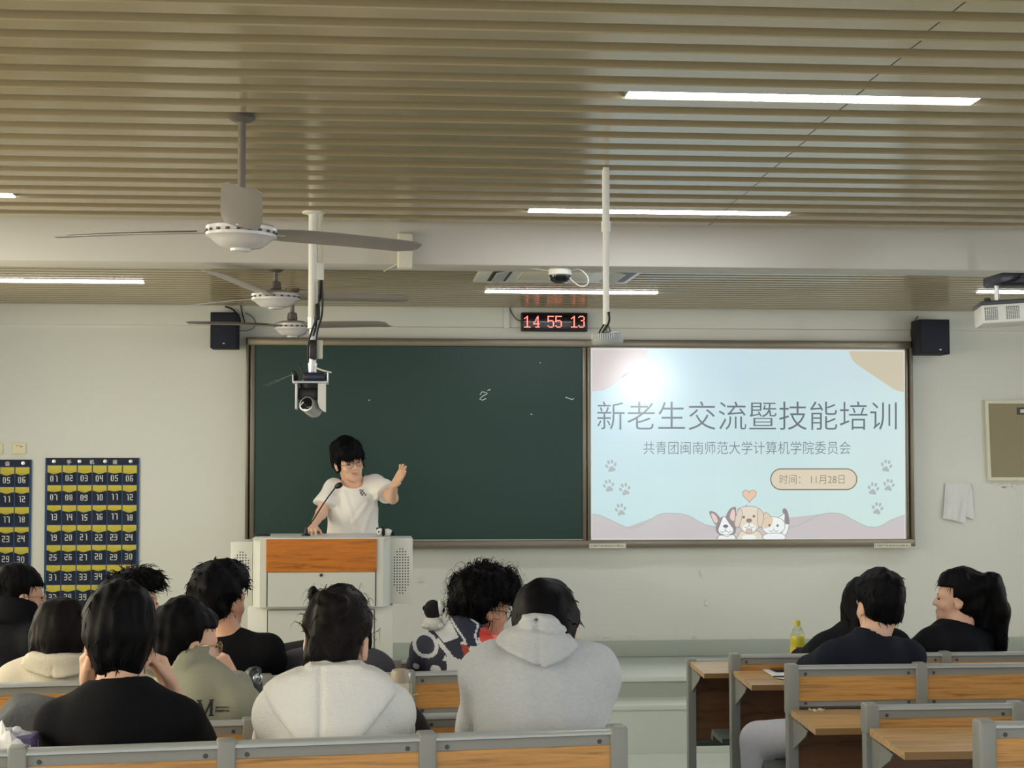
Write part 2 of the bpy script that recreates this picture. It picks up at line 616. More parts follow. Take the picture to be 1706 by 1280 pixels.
# ------------------------------------------------------------------ pole with tracking camera
def ptz():
    Y = 7.3
    a = at(523, 352, Y)
    top = Vector((a.x, Y, ZN + .01))
    b = at(520, 606, Y)
    x = (top.x + b.x) / 2
    r = empty('tracking_camera', (x, Y, ZN), 'white tracking camera hanging on a long pole before the chalkboard', 'camera')
    zb = b.z
    zj = at(520, 540, Y).z
    mb = MB().cyl((x, Y, ZN + .01), (x, Y, zj), .021, None, 20)
    mb.lathe([(.05, 0), (.05, .006), (.025, .012)], (x, Y, ZN), (0, 0, -1), 24)
    mb.build('pole', M_WHITE, r)
    mb = MB().cyl((x, Y, zj + .03), (x, Y, zb), .0165, None, 20)
    mb.lathe([(.025, -.03), (.025, .02), (.018, .024)], (x, Y, zj), (0, 0, -1), 20)
    mb.build('lower_tube', M_SILVER, r)
    # corrugated conduit beside the pole
    xc = at(533, 420, Y).x
    z0 = ZN
    z1 = at(533, 440, Y).z
    pr = []
    n = 60
    for i in range(n + 1):
        h = (z0 - z1) * i / n
        pr.append((.013 + .002 * (i % 2), h))
    mb = MB().lathe(pr, (xc, Y, z0), (0, 0, -1), 14)
    mb.build('conduit', M_OFFWHITE, r)
    z2 = at(533, 467, Y).z
    MB().box((xc - .016, Y - .014, z2), (xc + .018, Y + .014, z1 + .005), .004).build('conduit_cap', M_WHITE, r)
    mb = MB()
    for k, (dx, pts) in enumerate([(0, [(534, 467), (531, 500), (529, 530), (520, 548), (513, 575), (514, 600)]),
                                   (.01, [(536, 467), (538, 505), (536, 530), (530, 545), (526, 570), (524, 600)]),
                                   (0, [(534, 470), (536, 495), (526, 512), (528, 540), (522, 560)])]):
        mb.tube([at(px, py, Y - .03 + .004 * k) for px, py in pts], .0045, 8, smooth=2)
    mb.cbox(at(529, 520, Y - .03), (.022, .02, .075), .008)
    mb.build('cable', M_CABLE, r)
    c = at(520, 583, Y)
    MB().cbox((c.x + .006, Y - .028, c.z), (.032, .03, .085), .005).build('power_brick', M_BLACK, r)
    c = at(531, 583, Y)
    MB().cbox((c.x + .004, Y - .01, c.z), (.028, .03, .083), .003).build('adapter_box', M_OFFWHITE, r)
    # camera head
    tray = at(518, 637, Y)
    zt = tray.z
    xt = at(518, 640, Y).x
    w = .158
    mb = MB().box((xt - w / 2, Y - .07, zt - .008), (xt + w / 2, Y + .07, zt + .004), .003)
    mb.box((xt - w / 2, Y - .07, zt), (xt - w / 2 + .004, Y + .07, zt + .03), .001, 1)
    mb.box((xt + w / 2 - .005, Y - .07, zt), (xt + w / 2, Y + .07, zt + .04), .001, 1)
    mb.cyl((x, Y, zb + .002), (x, Y, zt), .022, .014, 16)
    mb.build('mounting_tray', M_SILVER, r)
    mb = MB().box((xt - .035, Y - .06, zt + .004), (xt + .066, Y + .05, zt + .042), .01)
    mb.build('camera_base', mat('camera_base_plastic', (28, 34, 62), .35), r)
    mb = MB().tube([at(506, 632, Y - .05), at(504, 618, Y - .05), at(497, 607, Y - .045)], .004, 8, smooth=2)
    mb.tube([at(494, 634, Y - .03), at(492, 622, Y - .04), at(487, 620, Y - .03)], .009, 8, smooth=2)
    mb.build('plug_cable', M_CABLE, r)
    mb = MB().tube([at(524, 612, Y - .03), at(536, 617, Y - .06), at(552, 621, Y - .065)], .004, 8, smooth=2)
    mb.build('clear_cable', M_OFFWHITE, r)
    # yoke arms
    za = zt - .008
    zl = at(518, 687, Y).z
    mb = MB()
    L = at(494, 660, Y).x
    R = at(537, 660, Y).x
    mb.box((L - .004, Y - .045, zl + .012), (L + .006, Y + .045, za), .003)
    mb.build('yoke_arm', M_WHITE, r)
    mb = MB()
    poly = [(R - .018, Y - .06, za), (R + .016, Y - .06, za), (R + .016, Y - .06, zl), (R + .006, Y - .06, zl + .002), (R - .012, Y - .06, zl + .02), (R - .018, Y - .06, zl + .04)]
    mb.prism(poly, (0, .1, 0))
    mb.build('yoke_arm', M_WHITE, r)
    mb = MB().cyl((xt, Y, za), (xt, Y, za - .02), .05, .045, 24)
    mb.box((L + .008, Y - .005, zl + .055), (R - .02, Y + .05, za - .018), .004)
    mb.build('pan_turntable', M_BLACK, r)
    c = at(510.5, 673, Y - .06)
    d = Vector((.36, .8, -.28)).normalized()
    mb = MB()
    mb.lathe([(.031, -.002), (.0345, 0), (.0345, .01), (.036, .03), (.036, .085), (.03, .1), (.012, .104)], c, d, 32)
    mb.build('lens_barrel', M_SILVER, r)
    mb = MB().lathe([(.001, -.006), (.02, -.005), (.0318, -.001), (.0318, .002)], c, d, 32)
    mb.build('lens', mat('lens_glass', (14, 18, 20), .06), r)


ptz()


def ceiling_mic():
    a = atz(1009, 284, ZN)
    Y = a.y
    b = at(1010, 541, Y)
    x = (a.x + b.x) / 2
    r = empty('ceiling_microphone', (x, Y, ZN), 'finned grey disc microphone hanging on a white pole at the board divider', 'microphone')
    zj = at(1010, 378, Y).z
    mb = MB().cyl((x, Y, ZN + .01), (x, Y, zj), .0145, None, 20)
    mb.lathe([(.018, -.02), (.018, .02)], (x, Y, zj), (0, 0, -1), 20)
    mb.cyl((x, Y, zj), (x, Y, b.z), .0125, None, 20)
    mb.build('pole', M_WHITE, r)
    c = at(1012, 568, Y)
    tilt = Matrix.Rotation(math.radians(4), 3, 'X') @ Matrix.Rotation(math.radians(-4), 3, 'Y')
    ax = tilt @ Vector((0, 0, -1))
    mb = MB().lathe([(.03, -.034), (.056, -.03), (.058, -.012), (.061, -.010), (.061, .004), (.057, .012), (.03, .016), (.004, .016)], c, ax, 48)
    o = mb.build('microphone_body', mat('microphone_body_plastic', (150, 156, 156), .4), r)
    mb = MB()
    for i in range(44):
        t = 2 * math.pi * i / 44
        rot = tilt @ Matrix.Rotation(t, 3, 'Z')
        mb.cbox(Vector(c) + rot @ Vector((.0585, 0, .02)), (.005, .0035, .02), .0006, 1, rot)
    mb.build('fin_ring', mat('microphone_fin_plastic', (196, 200, 198), .4), r)
    zc = c.z + .034
    MB().cyl((x, Y, b.z + .002), (x + .004, Y, zc), .009, .018, 16).build('swivel_joint', M_SILVER, r)
    mb = MB().tube([at(1014, 520, Y - .016), at(1016, 536, Y - .03), at(1008, 548, Y - .035), at(1001, 558, Y - .03)], [.003, .006, .005, .004], 8, smooth=2)
    mb.tube([at(1006, 541, Y - .016), at(1001, 549, Y - .03), at(998, 555, Y - .03)], .003, 8, smooth=1)
    mb.build('cable', M_CABLE, r)


ceiling_mic()


# ------------------------------------------------------------------ beam and ceiling fittings
def fittings():
    # conduit box on the beam
    Y = BEAM0
    a = at(662, 388, Y - .04)
    b = at(687, 449, Y - .04)
    r = empty('conduit_box', ((a.x + b.x) / 2, Y, (a.z + b.z) / 2), 'cream cable duct elbow on the beam above the far blade tip of the near fan', 'cable duct')
    MB().box((a.x, Y - .07, b.z), (b.x, Y - .0005, a.z), .012, 3).build('duct_cover', M_OFFWHITE, r)
    mb = MB().tube([at(662, 440, Y - .03), at(648, 447, Y + .15), at(640, 452, Y + .28)], .003, 6)
    mb.build('thin_wire', M_OFFWHITE, r)
    # dome camera under the beam
    c = at(935, 441, Y + .04)
    zb = CAMZ + .916
    c = Vector((c.x, Y + .09, zb))
    r = empty('dome_camera', c, 'small white dome camera with dark window under the ceiling beam', 'camera')
    MB().lathe([(.05, 0), (.056, .004), (.057, .03), (.052, .034)], c, (0, 0, -1), 36).build('camera_housing', M_WHITE, r)
    MB().lathe([(.0525, .032), (.052, .04), (.046, .058), (.034, .068), (.012, .073), (.002, .073)], c, (0, 0, -1), 36).build('dome_window', mat('dome_window', (18, 28, 30), .12), r)
    mb = MB().tube([c + Vector((.055, -.01, -.01)), at(966, 447, Y + .05), at(981, 462, Y + .05), at(979, 476, Y + .05), at(965, 478, Y + .05), at(952, 466, Y + .05), c + Vector((.04, 0, -.04))], .0032, 8, smooth=3)
    mb.tube([c + Vector((-.05, 0, -.012)), at(880, 446, Y + .1), at(835, 447, Y + .2)], .003, 8, smooth=1)
    mb.build('cable', M_WHITE, r)
    # cassette air conditioner
    z = ZF - .02
    f = atz(800, 471, z)
    g = atz(1030, 472, z)
    yf = f.y
    x0, x1 = f.x - .02, g.x
    yn = BEAM1 + .06
    r = empty('air_conditioner', ((x0 + x1) / 2, (yf + yn) / 2, z), 'white cassette air conditioner in the ceiling behind the beam', 'air conditioner')
    mb = MB().box((x0 - .02, yn, z), (x1 + .05, yf, z + .0195), .008)
    mb.build('panel', M_WHITE, r)
    mb = MB().box((x0 + .2, yn + .12, z - .006), (x1 - .2, yf - .2, z + .002), .004)
    mb.build('intake_grille', M_OFFWHITE, r)
    for s, xs in ((0, x0 + .05), (1, x1 - .13)):
        mb = MB().cbox((xs + .05, (yn + yf) / 2, z - .008), (.075, yf - yn - .22, .008), .003, 1, Matrix.Rotation(math.radians(-14 if s == 0 else 14), 3, 'Y'))
        mb.build('louvre', mat('louvre_plastic', (186, 190, 188), .4), r)
    for xs in (x0 + .1, x1 - .03):
        MB().box((xs - .05, yn + .09, z - .0015), (xs + .05, yf - .09, z + .004)).build('air_slot', M_DKGREY, r)
    # projector hanging at the right
    Y = 7.0
    zb = at(1640, 545, Y).z
    a = at(1637, 508, Y)
    b = at(1637, 540, Y)
    r = empty('projector', at(1700, 500, Y), 'white projector hanging from the ceiling at the right edge of the photo', 'projector')
    x0 = at(1637, 520, Y).x
    x1 = x0 + .36
    zt, zl = a.z, b.z
    rot = Matrix.Rotation(math.radians(-14), 3, 'Z') @ Matrix.Rotation(math.radians(-3), 3, 'Y')
    org = Vector((x0, Y, zl))

    def L(x, y, zz):
        return org + rot @ Vector((x, y, zz))
    H = zt - zl
    M = Matrix.Translation(org) @ rot.to_4x4()
    mb = MB().box((0, 0, 0), (.36, .28, H), .01, 2, M)
    mb.build('projector_body', M_WHITE, r)
    mb = MB().box((-.004, -.006, H - .003), (.365, .286, H + .016), .005, 2, M)
    mb.build('top_cover', M_DKGREY, r)
    for x in (.012, .105):
        mb = MB()
        mb.mi = 0
        mb.box((x, -.002, .014), (x + .055, .004, H - .014), 0, 1, M)
        mb.mi = 1
        for i in range(6):
            mb.box((x + .0085 * i + .006, -.004, .014), (x + .0085 * i + .0085, .002, H - .014), 0, 1, M)
        for i in range(9):
            mb.box((x, -.004, .014 + i * (H - .03) / 9), (x + .055, .002, .016 + i * (H - .03) / 9), 0, 1, M)
        mb.build('vent_grille', [M_DKGREY, M_WHITE], r)
    MB().box((.19, -.003, .02), (.2, .001, H - .03), 0, 1, M).build('body_seam', mat('projector_seam', (176, 178, 176), .5), r)
    p = L(.08, .1, H + .01)
    mb = MB().cyl(p, (p.x, p.y, p.z + .085), .011, None, 14)
    mb.build('suspension_pole', M_SILVER, r)
    mb = MB().box((p.x - .02, p.y - .1, p.z + .08), (p.x + .32, p.y + .12, p.z + .13), .012)
    mb.build('mount_plate', mat('mount_plate_metal', (48, 50, 66), .4), r)
    q = Vector((p.x + .17, p.y, p.z + .12))
    mb = MB().cyl(q, (q.x, q.y, ZN + .01), .022, None, 16)
    mb.build('ceiling_pole', M_WHITE, r)
    mb = MB().tube([at(1668, 475, Y - .09), at(1680, 470, Y - .09), at(1694, 467, Y - .09), at(1702, 458, Y - .08), at(1716, 458, Y - .06)], .006, 8, smooth=2)
    mb.tube([at(1690, 470, Y - .09), at(1700, 462, Y - .1), at(1716, 470, Y - .06)], .005, 8, smooth=2)
    mb.build('cable', M_CABLE, r)
    mb = MB().lathe([(.012, 0), (.016, .006), (.012, .016), (.003, .017)], L(.03, .03, H + .015), (0, 0, 1), 14)
    mb.build('knob', M_DKGREY, r)


fittings()


# ------------------------------------------------------------------ loudspeakers and clock on the front wall
def speaker(px0, py0, px1, py1, label, side):
    d = .17
    Y = WALLY - .05 - d
    a = at(px0, py0, Y)
    b = at(px1, py1, Y)
    r = empty('loudspeaker', ((a.x + b.x) / 2, WALLY, (a.z + b.z) / 2), label, 'loudspeaker')
    MB().box((a.x, Y, b.z), (b.x, Y + d, a.z), .006).build('cabinet', M_NAVYBLK, r)
    MB().box((a.x + .006, Y - .008, b.z + .016), (b.x - .006, Y - .0003, a.z - .006), .004).build('front_grille', mat('speaker_grille_cloth', (26, 30, 46), .8), r)
    c = Vector(((a.x * (.5 if side < 0 else .33) + b.x * (.5 if side < 0 else .67)), Y - .01, b.z + .03))
    MB().cbox(c, (.014, .003, .008), .001, 1).build('badge', M_SILVER, r)
    MB().box(((a.x + b.x) / 2 - .03, Y + d, (a.z + b.z) / 2 - .05), ((a.x + b.x) / 2 + .03, WALLY - .0305, (a.z + b.z) / 2 + .05), .004).build('wall_bracket', M_BLACK, r)
    return r


_s = speaker(350.5, 520, 395.5, 580.5, 'black wall loudspeaker left of the chalkboard', -1)
_w = WALLY - .036
MB().tube([at(393, 537, _w - .1), at(401, 539, _w - .02), at(399, 528, _w - .02), at(388, 515, _w - .02), at(375, 511, _w)], .005, 8, smooth=2).tube(
    [at(395, 540, _w - .1), at(409, 539, _w - .02), at(404, 526, _w - .02), at(401, 508, _w)], .004, 8, smooth=2).build('cable', M_CABLE, _s)
MB().tube([at(396, 551, _w), at(414, 552, _w), at(427, 543, _w), at(424, 530, _w), at(409, 521, _w)], .003, 8, smooth=2).build('thin_wire', mat('grey_wire', (130, 120, 105), .6), _s)
_s = speaker(1531.5, 532, 1583, 590.5, 'black wall loudspeaker right of the projected slide', 1)
MB().tube([at(1529, 527, _w), at(1518, 545, _w), at(1517, 560, _w), at(1521, 570, _w - .02), at(1533, 574, _w - .1)], .003, 8, smooth=2).build('cable', mat('brown_wire', (70, 62, 48), .6), _s)


# dot matrix digits 7 x 11
DIG = {
    '1': ['..#..', '.##..', '#.#..', '..#..', '..#..', '..#..', '..#..', '..#..', '..#..', '..#..', '#####'],
    '4': ['....#.', '...##.', '...##.', '..#.#.', '..#.#.', '.#..#.', '#...#.', '######', '....#.', '....#.', '..####'],
    '5': ['#####', '#....', '#....', '#....', '####.', '#...#', '....#', '....#', '....#', '#...#', '.###.'],
    '3': ['.###.', '#...#', '....#', '....#', '..##.', '....#', '....#', '....#', '....#', '#...#', '.###.'],
}


def clock():
    Y = WALLY - .03 - .05
    a = at(868.5, 520.5, Y)
    b = at(979, 552.5, Y)
    r = empty('digital_clock', ((a.x + b.x) / 2, WALLY - .03, (a.z + b.z) / 2), 'black digital wall clock with red digits above the board', 'clock')
    MB().box((a.x, Y, b.z), (b.x, WALLY - .0305, a.z), .006).build('clock_case', M_BLACK, r)
    MB().box((a.x + .012, Y - .004, b.z + .012), (b.x - .012, Y + .002, a.z - .012), .002).build('display_window', mat('clock_window', (26, 14, 22), .12), r)
    mb = MB()
    H = (a.z - b.z)
    for ch, px in zip('145513', (873, 888, 912, 925, 951, 963)):
        rows = DIG[ch]
        z0 = at(px, 526.5, Y).z
        z1 = at(px, 546, Y).z
        x0 = at(px, 530, Y).x
        ps = (z0 - z1) / 11
        pw = at(px + 11, 530, Y).x - x0
        pw /= len(rows[0])
        for j, row in enumerate(rows):
            for i, c in enumerate(row):
                if c == '#':
                    mb.box((x0 + i * pw + pw * .1, Y - .0065, z0 - (j + .92) * ps), (x0 + (i + 1) * pw - pw * .1, Y - .004, z0 - (j + .08) * ps))
    mb.build('lit_digits', mat('clock_led', (255, 90, 70), .5, emit=(255, 128, 112), estr=2.6), r, smooth=False)
    mb = MB().tube([at(868, 535, Y + .02), at(861, 533, Y + .03), at(853, 523, WALLY - .036), at(849, 513, WALLY - .036)], .003, 8, smooth=2)
    mb.build('cable', M_CABLE, r)


clock()
# raised cable duct left of the clock
_a = at(838, 513, WALLY)
_b = at(848, 548, WALLY)
tag(MB().box((_a.x, WALLY - .045, _b.z), (_b.x, WALLY - .0305, _a.z), .004).build('wire_duct', M_WALL, None, ((_a.x + _b.x) / 2, WALLY - .04, (_a.z + _b.z) / 2)),
    'small cream wire duct on the wall left of the red clock', 'cable duct')

# ------------------------------------------------------------------ chalkboard with projection panel
BY = WALLY - .055       # plane of the board surfaces
SY = BY - .004          # plane of the projected slide


def text_mesh(body, bold=0.0):
    c = bpy.data.curves.new('t', 'FONT')
    c.body = body
    c.offset = bold
    c.resolution_u = 3
    o = bpy.data.objects.new('t', c)
    COL.objects.link(o)
    dg = bpy.context.evaluated_depsgraph_get()
    me = bpy.data.meshes.new_from_object(o.evaluated_get(dg))
    bpy.data.objects.remove(o)
    bpy.data.curves.remove(c)
    n = len(me.vertices)
    co = np.empty(n * 3)
    me.vertices.foreach_get('co', co)
    co = co.reshape(-1, 3)
    faces = [tuple(p.vertices) for p in me.polygons]
    bpy.data.meshes.remove(me)
    return co[:, :2], faces


class Slide:
    """flat picture laid out on a wall plane; every layer lies a hair in front of the one before"""

    def __init__(self, Y, step=.00025):
        self.bm = bmesh.new()
        self.Y = Y
        self.k = 0
        self.mats = []
        self.step = step

    def m(self, rgb):
        name = 'slide_light_%02x%02x%02x' % tuple(rgb)
        mm = mat(name, (10, 10, 10), 0.17, spec=0.6, emit=rgb, estr=1.0) if self.emit else mat('print_%02x%02x%02x' % tuple(rgb), rgb, .6)  # the projected light is put into the picture's own emission
        if mm not in self.mats:
            self.mats.append(mm)
        return self.mats.index(mm)

    emit = True

    def faces(self, pts, faces, rgb):
        mi = self.m(rgb)
        self.k += 1
        Y = self.Y - self.k * self.step
        vs = [self.bm.verts.new(at(x, y, Y)) for x, y in pts]
        for f in faces:
            try:
                ff = self.bm.faces.new([vs[i] for i in f])
                ff.material_index = mi
            except ValueError:
                pass

    def poly(self, pts, rgb):
        mi = self.m(rgb)
        self.k += 1
        Y = self.Y - self.k * self.step
        f = self.bm.faces.new([self.bm.verts.new(at(x, y, Y)) for x, y in pts])
        f.material_index = mi
        r = bmesh.ops.triangulate(self.bm, faces=[f], ngon_method='EAR_CLIP')
        return self

    def ell(self, cx, cy, rx, ry, rgb, rot=0.0, n=28):
        c, s = math.cos(math.radians(rot)), math.sin(math.radians(rot))
        return self.poly([(cx + rx * math.cos(t) * c - ry * math.sin(t) * s, cy + rx * math.cos(t) * s + ry * math.sin(t) * c) for t in [2 * math.pi * i / n for i in range(n)]], rgb)

    def line(self, pts, w, rgb, closed=False):
        n = len(pts)
        L, R = [], []
        for i, p in enumerate(pts):
            a = pts[i - 1] if (i > 0 or closed) else p
            b = pts[(i + 1) % n] if (i < n - 1 or closed) else p
            dx, dy = b[0] - a[0], b[1] - a[1]
            l = math.hypot(dx, dy) or 1
            L.append((p[0] - dy / l * w / 2, p[1] + dx / l * w / 2))
            R.append((p[0] + dy / l * w / 2, p[1] - dx / l * w / 2))
        fs = [(i, i + 1, n + i + 1, n + i) for i in range(n - 1)]
        if closed:
            fs.append((n - 1, 0, n, 2 * n - 1))
        self.faces(L + R, fs, rgb)
        return self

    def outline(self, pts, w, rgb):
        return self.line(pts, w, rgb, True)

    def text(self, body, box, rgb, bold=0.0, per_char=True):
        x0, y0, x1, y1 = box
        co, fs = text_mesh(body, bold)
        a = co.min(0)
        b = co.max(0)
        pts = [((p[0] - a[0]) / (b[0] - a[0]) * (x1 - x0) + x0, y1 - (p[1] - a[1]) / (b[1] - a[1]) * (y1 - y0)) for p in co]
        self.faces(pts, fs, rgb)
        return self

    def build(self, name, parent):
        bmesh.ops.recalc_face_normals(self.bm, faces=self.bm.faces)
        for f in self.bm.faces:
            if f.normal.y > 0:
                f.normal_flip()
        me = bpy.data.meshes.new(name)
        self.bm.to_mesh(me)
        self.bm.free()
        for m in self.mats:
            me.materials.append(m)
        return link_mesh(name, me, parent)


def smooth_curve(pts, n=8, closed=False):
    out = []
    N = len(pts)
    rng = range(N if closed else N - 1)
    for i in rng:
        p0 = pts[(i - 1) % N] if (closed or i > 0) else pts[i]
        p1 = pts[i]
        p2 = pts[(i + 1) % N]
        p3 = pts[(i + 2) % N] if (closed or i + 2 < N) else p2
        for k in range(n):
            t = k / n
            out.append(tuple(.5 * (2 * p1[j] + (p2[j] - p0[j]) * t + (2 * p0[j] - 5 * p1[j] + 4 * p2[j] - p3[j]) * t * t + (3 * p1[j] - p0[j] - 3 * p2[j] + p3[j]) * t ** 3) for j in (0, 1)))
    if not closed:
        out.append(tuple(pts[-1]))
    return out


def blackboard():
    F = BY - .03
    r = empty('blackboard', at(965, 740, WALLY), 'wide framed sliding board, green chalkboard left and projected slide right', 'blackboard')
    x0 = at(408.5, 740, F).x
    x1 = at(1523, 740, F).x
    zt = at(965, 565.5, F).z
    zb = at(965, 913.5, F).z
    zt2 = at(965, 578.5, F).z
    zb2 = at(965, 900.5, F).z
    # frame rails
    def rail(lo, hi):
        mb = MB().box(lo, hi, .008)
        return mb.build('frame_rail', M_FRAME, r)
    rail((x0, F, zt2), (x1, WALLY - .0005, zt))
    rail((x0, F - .012, zb), (x1, WALLY - .0005, zb2))
    xl = at(415.3, 740, F).x
    xr = at(1516, 740, F).x
    rail((x0, F, zb), (xl - .006, WALLY - .0005, zt))
    rail((xr + .006, F, zb), (x1, WALLY - .0005, zt))
    MB().box((xl - .006, BY + .006, zb2 - .005), (xl + .002, WALLY - .001, zt2 + .005)).box((xr - .002, BY + .006, zb2 - .005), (xr + .006, WALLY - .001, zt2 + .005)).build('frame_groove', M_FRAMEDK, r)
    xd0 = at(970.5, 740, BY).x
    xd1 = at(977.6, 740, BY).x
    xd2 = at(983.8, 740, BY).x
    # chalkboard leaf
    xi = at(424, 740, BY).x
    g = MB().box((xi - .006, BY, zb2 - .004), (xd0 + .01, BY + .03, zt2 + .004), .001, 1).build('chalkboard_panel', M_GREEN, r)
    for a, b in ((xl + .002, xi), (xd0, xd1 - .004)):
        MB().box((a, BY - .012, zb2 - .002), (b, BY + .03, zt2 + .002), .004).build('leaf_edge', M_FRAME, g)
    MB().box((xi, BY - .008, at(700, 901, BY).z - .002), (xd0, BY + .002, at(700, 899.3, BY).z), .002).build('leaf_lip', M_RAIL, g)
    # chalk traces
    mb = Slide(BY, .0002)
    mb.emit = False
    rn = random.Random(4)
    c = (206, 214, 206)
    for px, py, pts in ((806, 660, [(-6, -2), (-3, -7), (4, -6), (6, -4), (0, -1), (-4, 2), (-7, 5), (-2, 7), (4, 4)]), (950, 664, [(-8, -2), (-2, 0), (3, 2), (6, 0)]), (815, 651, [(-3, 0), (2, -2)]),
                        (615, 667, [(-1, -1), (1, 1)]), (885, 690, [(-1, 0), (2, 1)]), (900, 604, [(-1, 0), (1, 1)]), (505, 633, [(-1, 1), (2, -1)])):
        mb.line([(px + a, py + b) for a, b in pts], 1.5, c)
    for i in range(9):
        y = 644 - i * 2.2
        x = 440 + i * 5
        mb.line([(x + rn.uniform(-2, 2), y + rn.uniform(-1.5, 1.5)), (x + 12 + rn.uniform(-2, 4), y - 6 + rn.uniform(-1.5, 1.5))], rn.uniform(.6, 1.5), (92, 116, 106))
    o = mb.build('chalk_mark', g)
    # projection leaf
    xs0, xs1 = xd2, at(1509, 740, BY).x
    w = MB().box((xs0 - .004, BY, zb2 - .004), (xs1 + .004, BY + .03, zt2 + .004), .001, 1).build('projection_panel', mat('whiteboard_enamel', (222, 224, 222), .2), r)
    for a, b in ((xd1 + .003, xs0), (xs1, xr - .002)):
        MB().box((a, BY - .012, zb2 - .002), (b, BY + .03, zt2 + .002), .004).build('leaf_edge', M_FRAME, w)
    mb = Slide(BY - .001)
    T0, T1, B0, B1 = (984.5, 580.6), (1507, 584), (1508.5, 899.2), (985, 899.2)

    def S(u, v):
        """slide fraction -> photo pixel"""
        xa = T0[0] + (B1[0] - T0[0]) * v
        xb = T1[0] + (B0[0] - T1[0]) * v
        ya = T0[1] + (T1[1] - T0[1]) * u
        yb = B1[1] + (B0[1] - B1[1]) * u
        return (xa + (xb - xa) * u, ya + (yb - ya) * v)
    BGC = (196, 218, 224)
    # background with soft bluish-to-greenish tint bands as on the slide
    n = 10
    for i in range(n):
        for j in range(6):
            u0, u1, v0, v1 = i / n, (i + 1) / n, j / 6, (j + 1) / 6
            t = (j + .5) / 6
            s = (i + .5) / n
            col = (int(190 + 8 * s + 3 * t), int(216 + 5 * t + 3 * s), int(228 - 8 * s * .6 - 6 * t))
            mb.k = 0
            mb.poly([S(u0, v0), S(u1, v0), S(u1, v1), S(u0, v1)], col)
    mb.k = 2
    PINK = (203, 192, 190)
    TAN = (200, 190, 166)
    mb.poly([S(0, 0), (1079, 581), (1078, 592), (1073, 604), (1060, 613), (1045, 620), (1032, 632), (1018, 644), (1005, 651), (985, 652)], PINK)
    mb.k = 2
    mb.poly(smooth_curve([(1414, 583.2), (1417, 594), (1424, 604), (1433, 611), (1446, 616), (1458, 623), (1472, 636), (1486, 647), (1498, 652), (1507.5, 653)]) + [S(1, 0)], TAN)
    mb.k = 2
    wave = smooth_curve([(985, 857), (1000, 859), (1022, 869), (1045, 879), (1062, 878), (1080, 868), (1100, 857), (1122, 855.5), (1146, 859), (1166, 870), (1190, 878.5), (1250, 879.5), (1310, 879), (1334, 874), (1356, 862), (1378, 855.5),
                         (1402, 857), (1424, 868), (1447, 878), (1466, 877), (1486, 866), (1508.3, 858)])
    PUR = (196, 190, 190)
    mb.poly([S(0, 1)] + wave + [S(1, 1)], PUR)
    mb.line(wave, 1.2, (170, 178, 178))
    # headings
    INK = (92, 104, 112)
    base = mb.k
    mb.text('新老生交流暨技能培训', (995, 669, 1494, 716.5), INK, -.006)
    mb.k = base
    mb.text('共青团闽南师范大学计算机学院委员会', (1072, 735.5, 1417, 757), (108, 118, 126), -.006)
    # date pill
    mb.k = base

    def pill(x0, y0, x1, y1):
        rr = (y1 - y0) / 2
        p = []
        for i in range(13):
            t = math.pi / 2 + math.pi * i / 12
            p.append((x0 + rr + rr * math.cos(t), (y0 + y1) / 2 - rr * math.sin(t)))
        for i in range(13):
            t = -math.pi / 2 + math.pi * i / 12
            p.append((x1 - rr + rr * math.cos(t), (y0 + y1) / 2 - rr * math.sin(t)))
        return p
    mb.poly(pill(1283, 780.5, 1428.5, 817), (128, 116, 92))
    mb.poly(pill(1285, 782.5, 1426.5, 815), (214, 202, 178))
    mb.text('时间： 11月28日', (1299, 791, 1407, 806.5), (132, 118, 88), -.006)
    # paw prints
    for (x, y, a) in ((1018, 776, -12), (1014, 809, -10), (1041, 815, -12), (1034, 849, -10), (1477, 776, 12), (1481, 808, 10), (1455, 814, 10), (1462, 847, 10)):
        mb.k = base
        P = (168, 176, 178)
        ca, sa = math.cos(math.radians(a)), math.sin(math.radians(a))

        def q(dx, dy):
            return (x + dx * ca - dy * sa, y + dx * sa + dy * ca)
        for dx, dy, rt in ((-7.2, -.5, -25), (-3, -6.5, -8), (3, -6.5, 8), (7.2, -.5, 25)):
            c = q(dx, dy)
            mb.k = base
            mb.ell(c[0], c[1], 2.1, 3.4, P, rt + a, 16)
        mb.k = base
        mb.poly([q(*p) for p in smooth_curve([(0, 1), (3, 3), (6, 7), (4.5, 10), (0, 8.6), (-4.5, 10), (-6, 7), (-3, 3)], 4, True)], P)
    # heart
    mb.k = base
    hp = [(1248.5 + .72 * 16 * math.sin(t) ** 3, 825.5 - .72 * (13 * math.cos(t) - 5 * math.cos(2 * t) - 2 * math.cos(3 * t) - math.cos(4 * t))) for t in [2 * math.pi * i / 40 for i in range(40)]]
    mb.poly(hp, (226, 190, 164))
    mb.outline(hp, 1.1, (164, 150, 128))
    # three pets peeping over the lower edge
    OUT = (150, 140, 132)
    WHT = (232, 238, 236)
    DK = (140, 130, 132)
    PK = (226, 196, 190)
    CR = (222, 210, 190)

    def shape(pts, col, out=OUT, w=.9, sm=5):
        c = smooth_curve(pts, sm, True)
        mb.poly(c, col)
        if out:
            mb.outline(c, w, out)

    # bat eared puppy
    mb.k = base
    shape([(1182, 853), (1190, 853.5), (1197, 860), (1201, 868), (1199, 876), (1191, 873), (1186, 864)], DK)
    shape([(1185, 856), (1190, 857), (1195, 864), (1196, 873), (1190, 870), (1186.5, 863)], PK, None)
    shape([(1225, 845), (1226, 852), (1226, 862), (1223, 870), (1215, 876), (1209, 868), (1211, 857), (1217, 848)], DK)
    shape([(1222, 848.5), (1224.5, 855), (1224, 866), (1220, 869), (1216, 862), (1218, 853)], PK, None)
    shape([(1200, 864), (1206, 861), (1214, 864), (1222, 870), (1226, 880), (1223, 890), (1212, 894), (1200, 892), (1193, 884), (1194, 873)], DK)
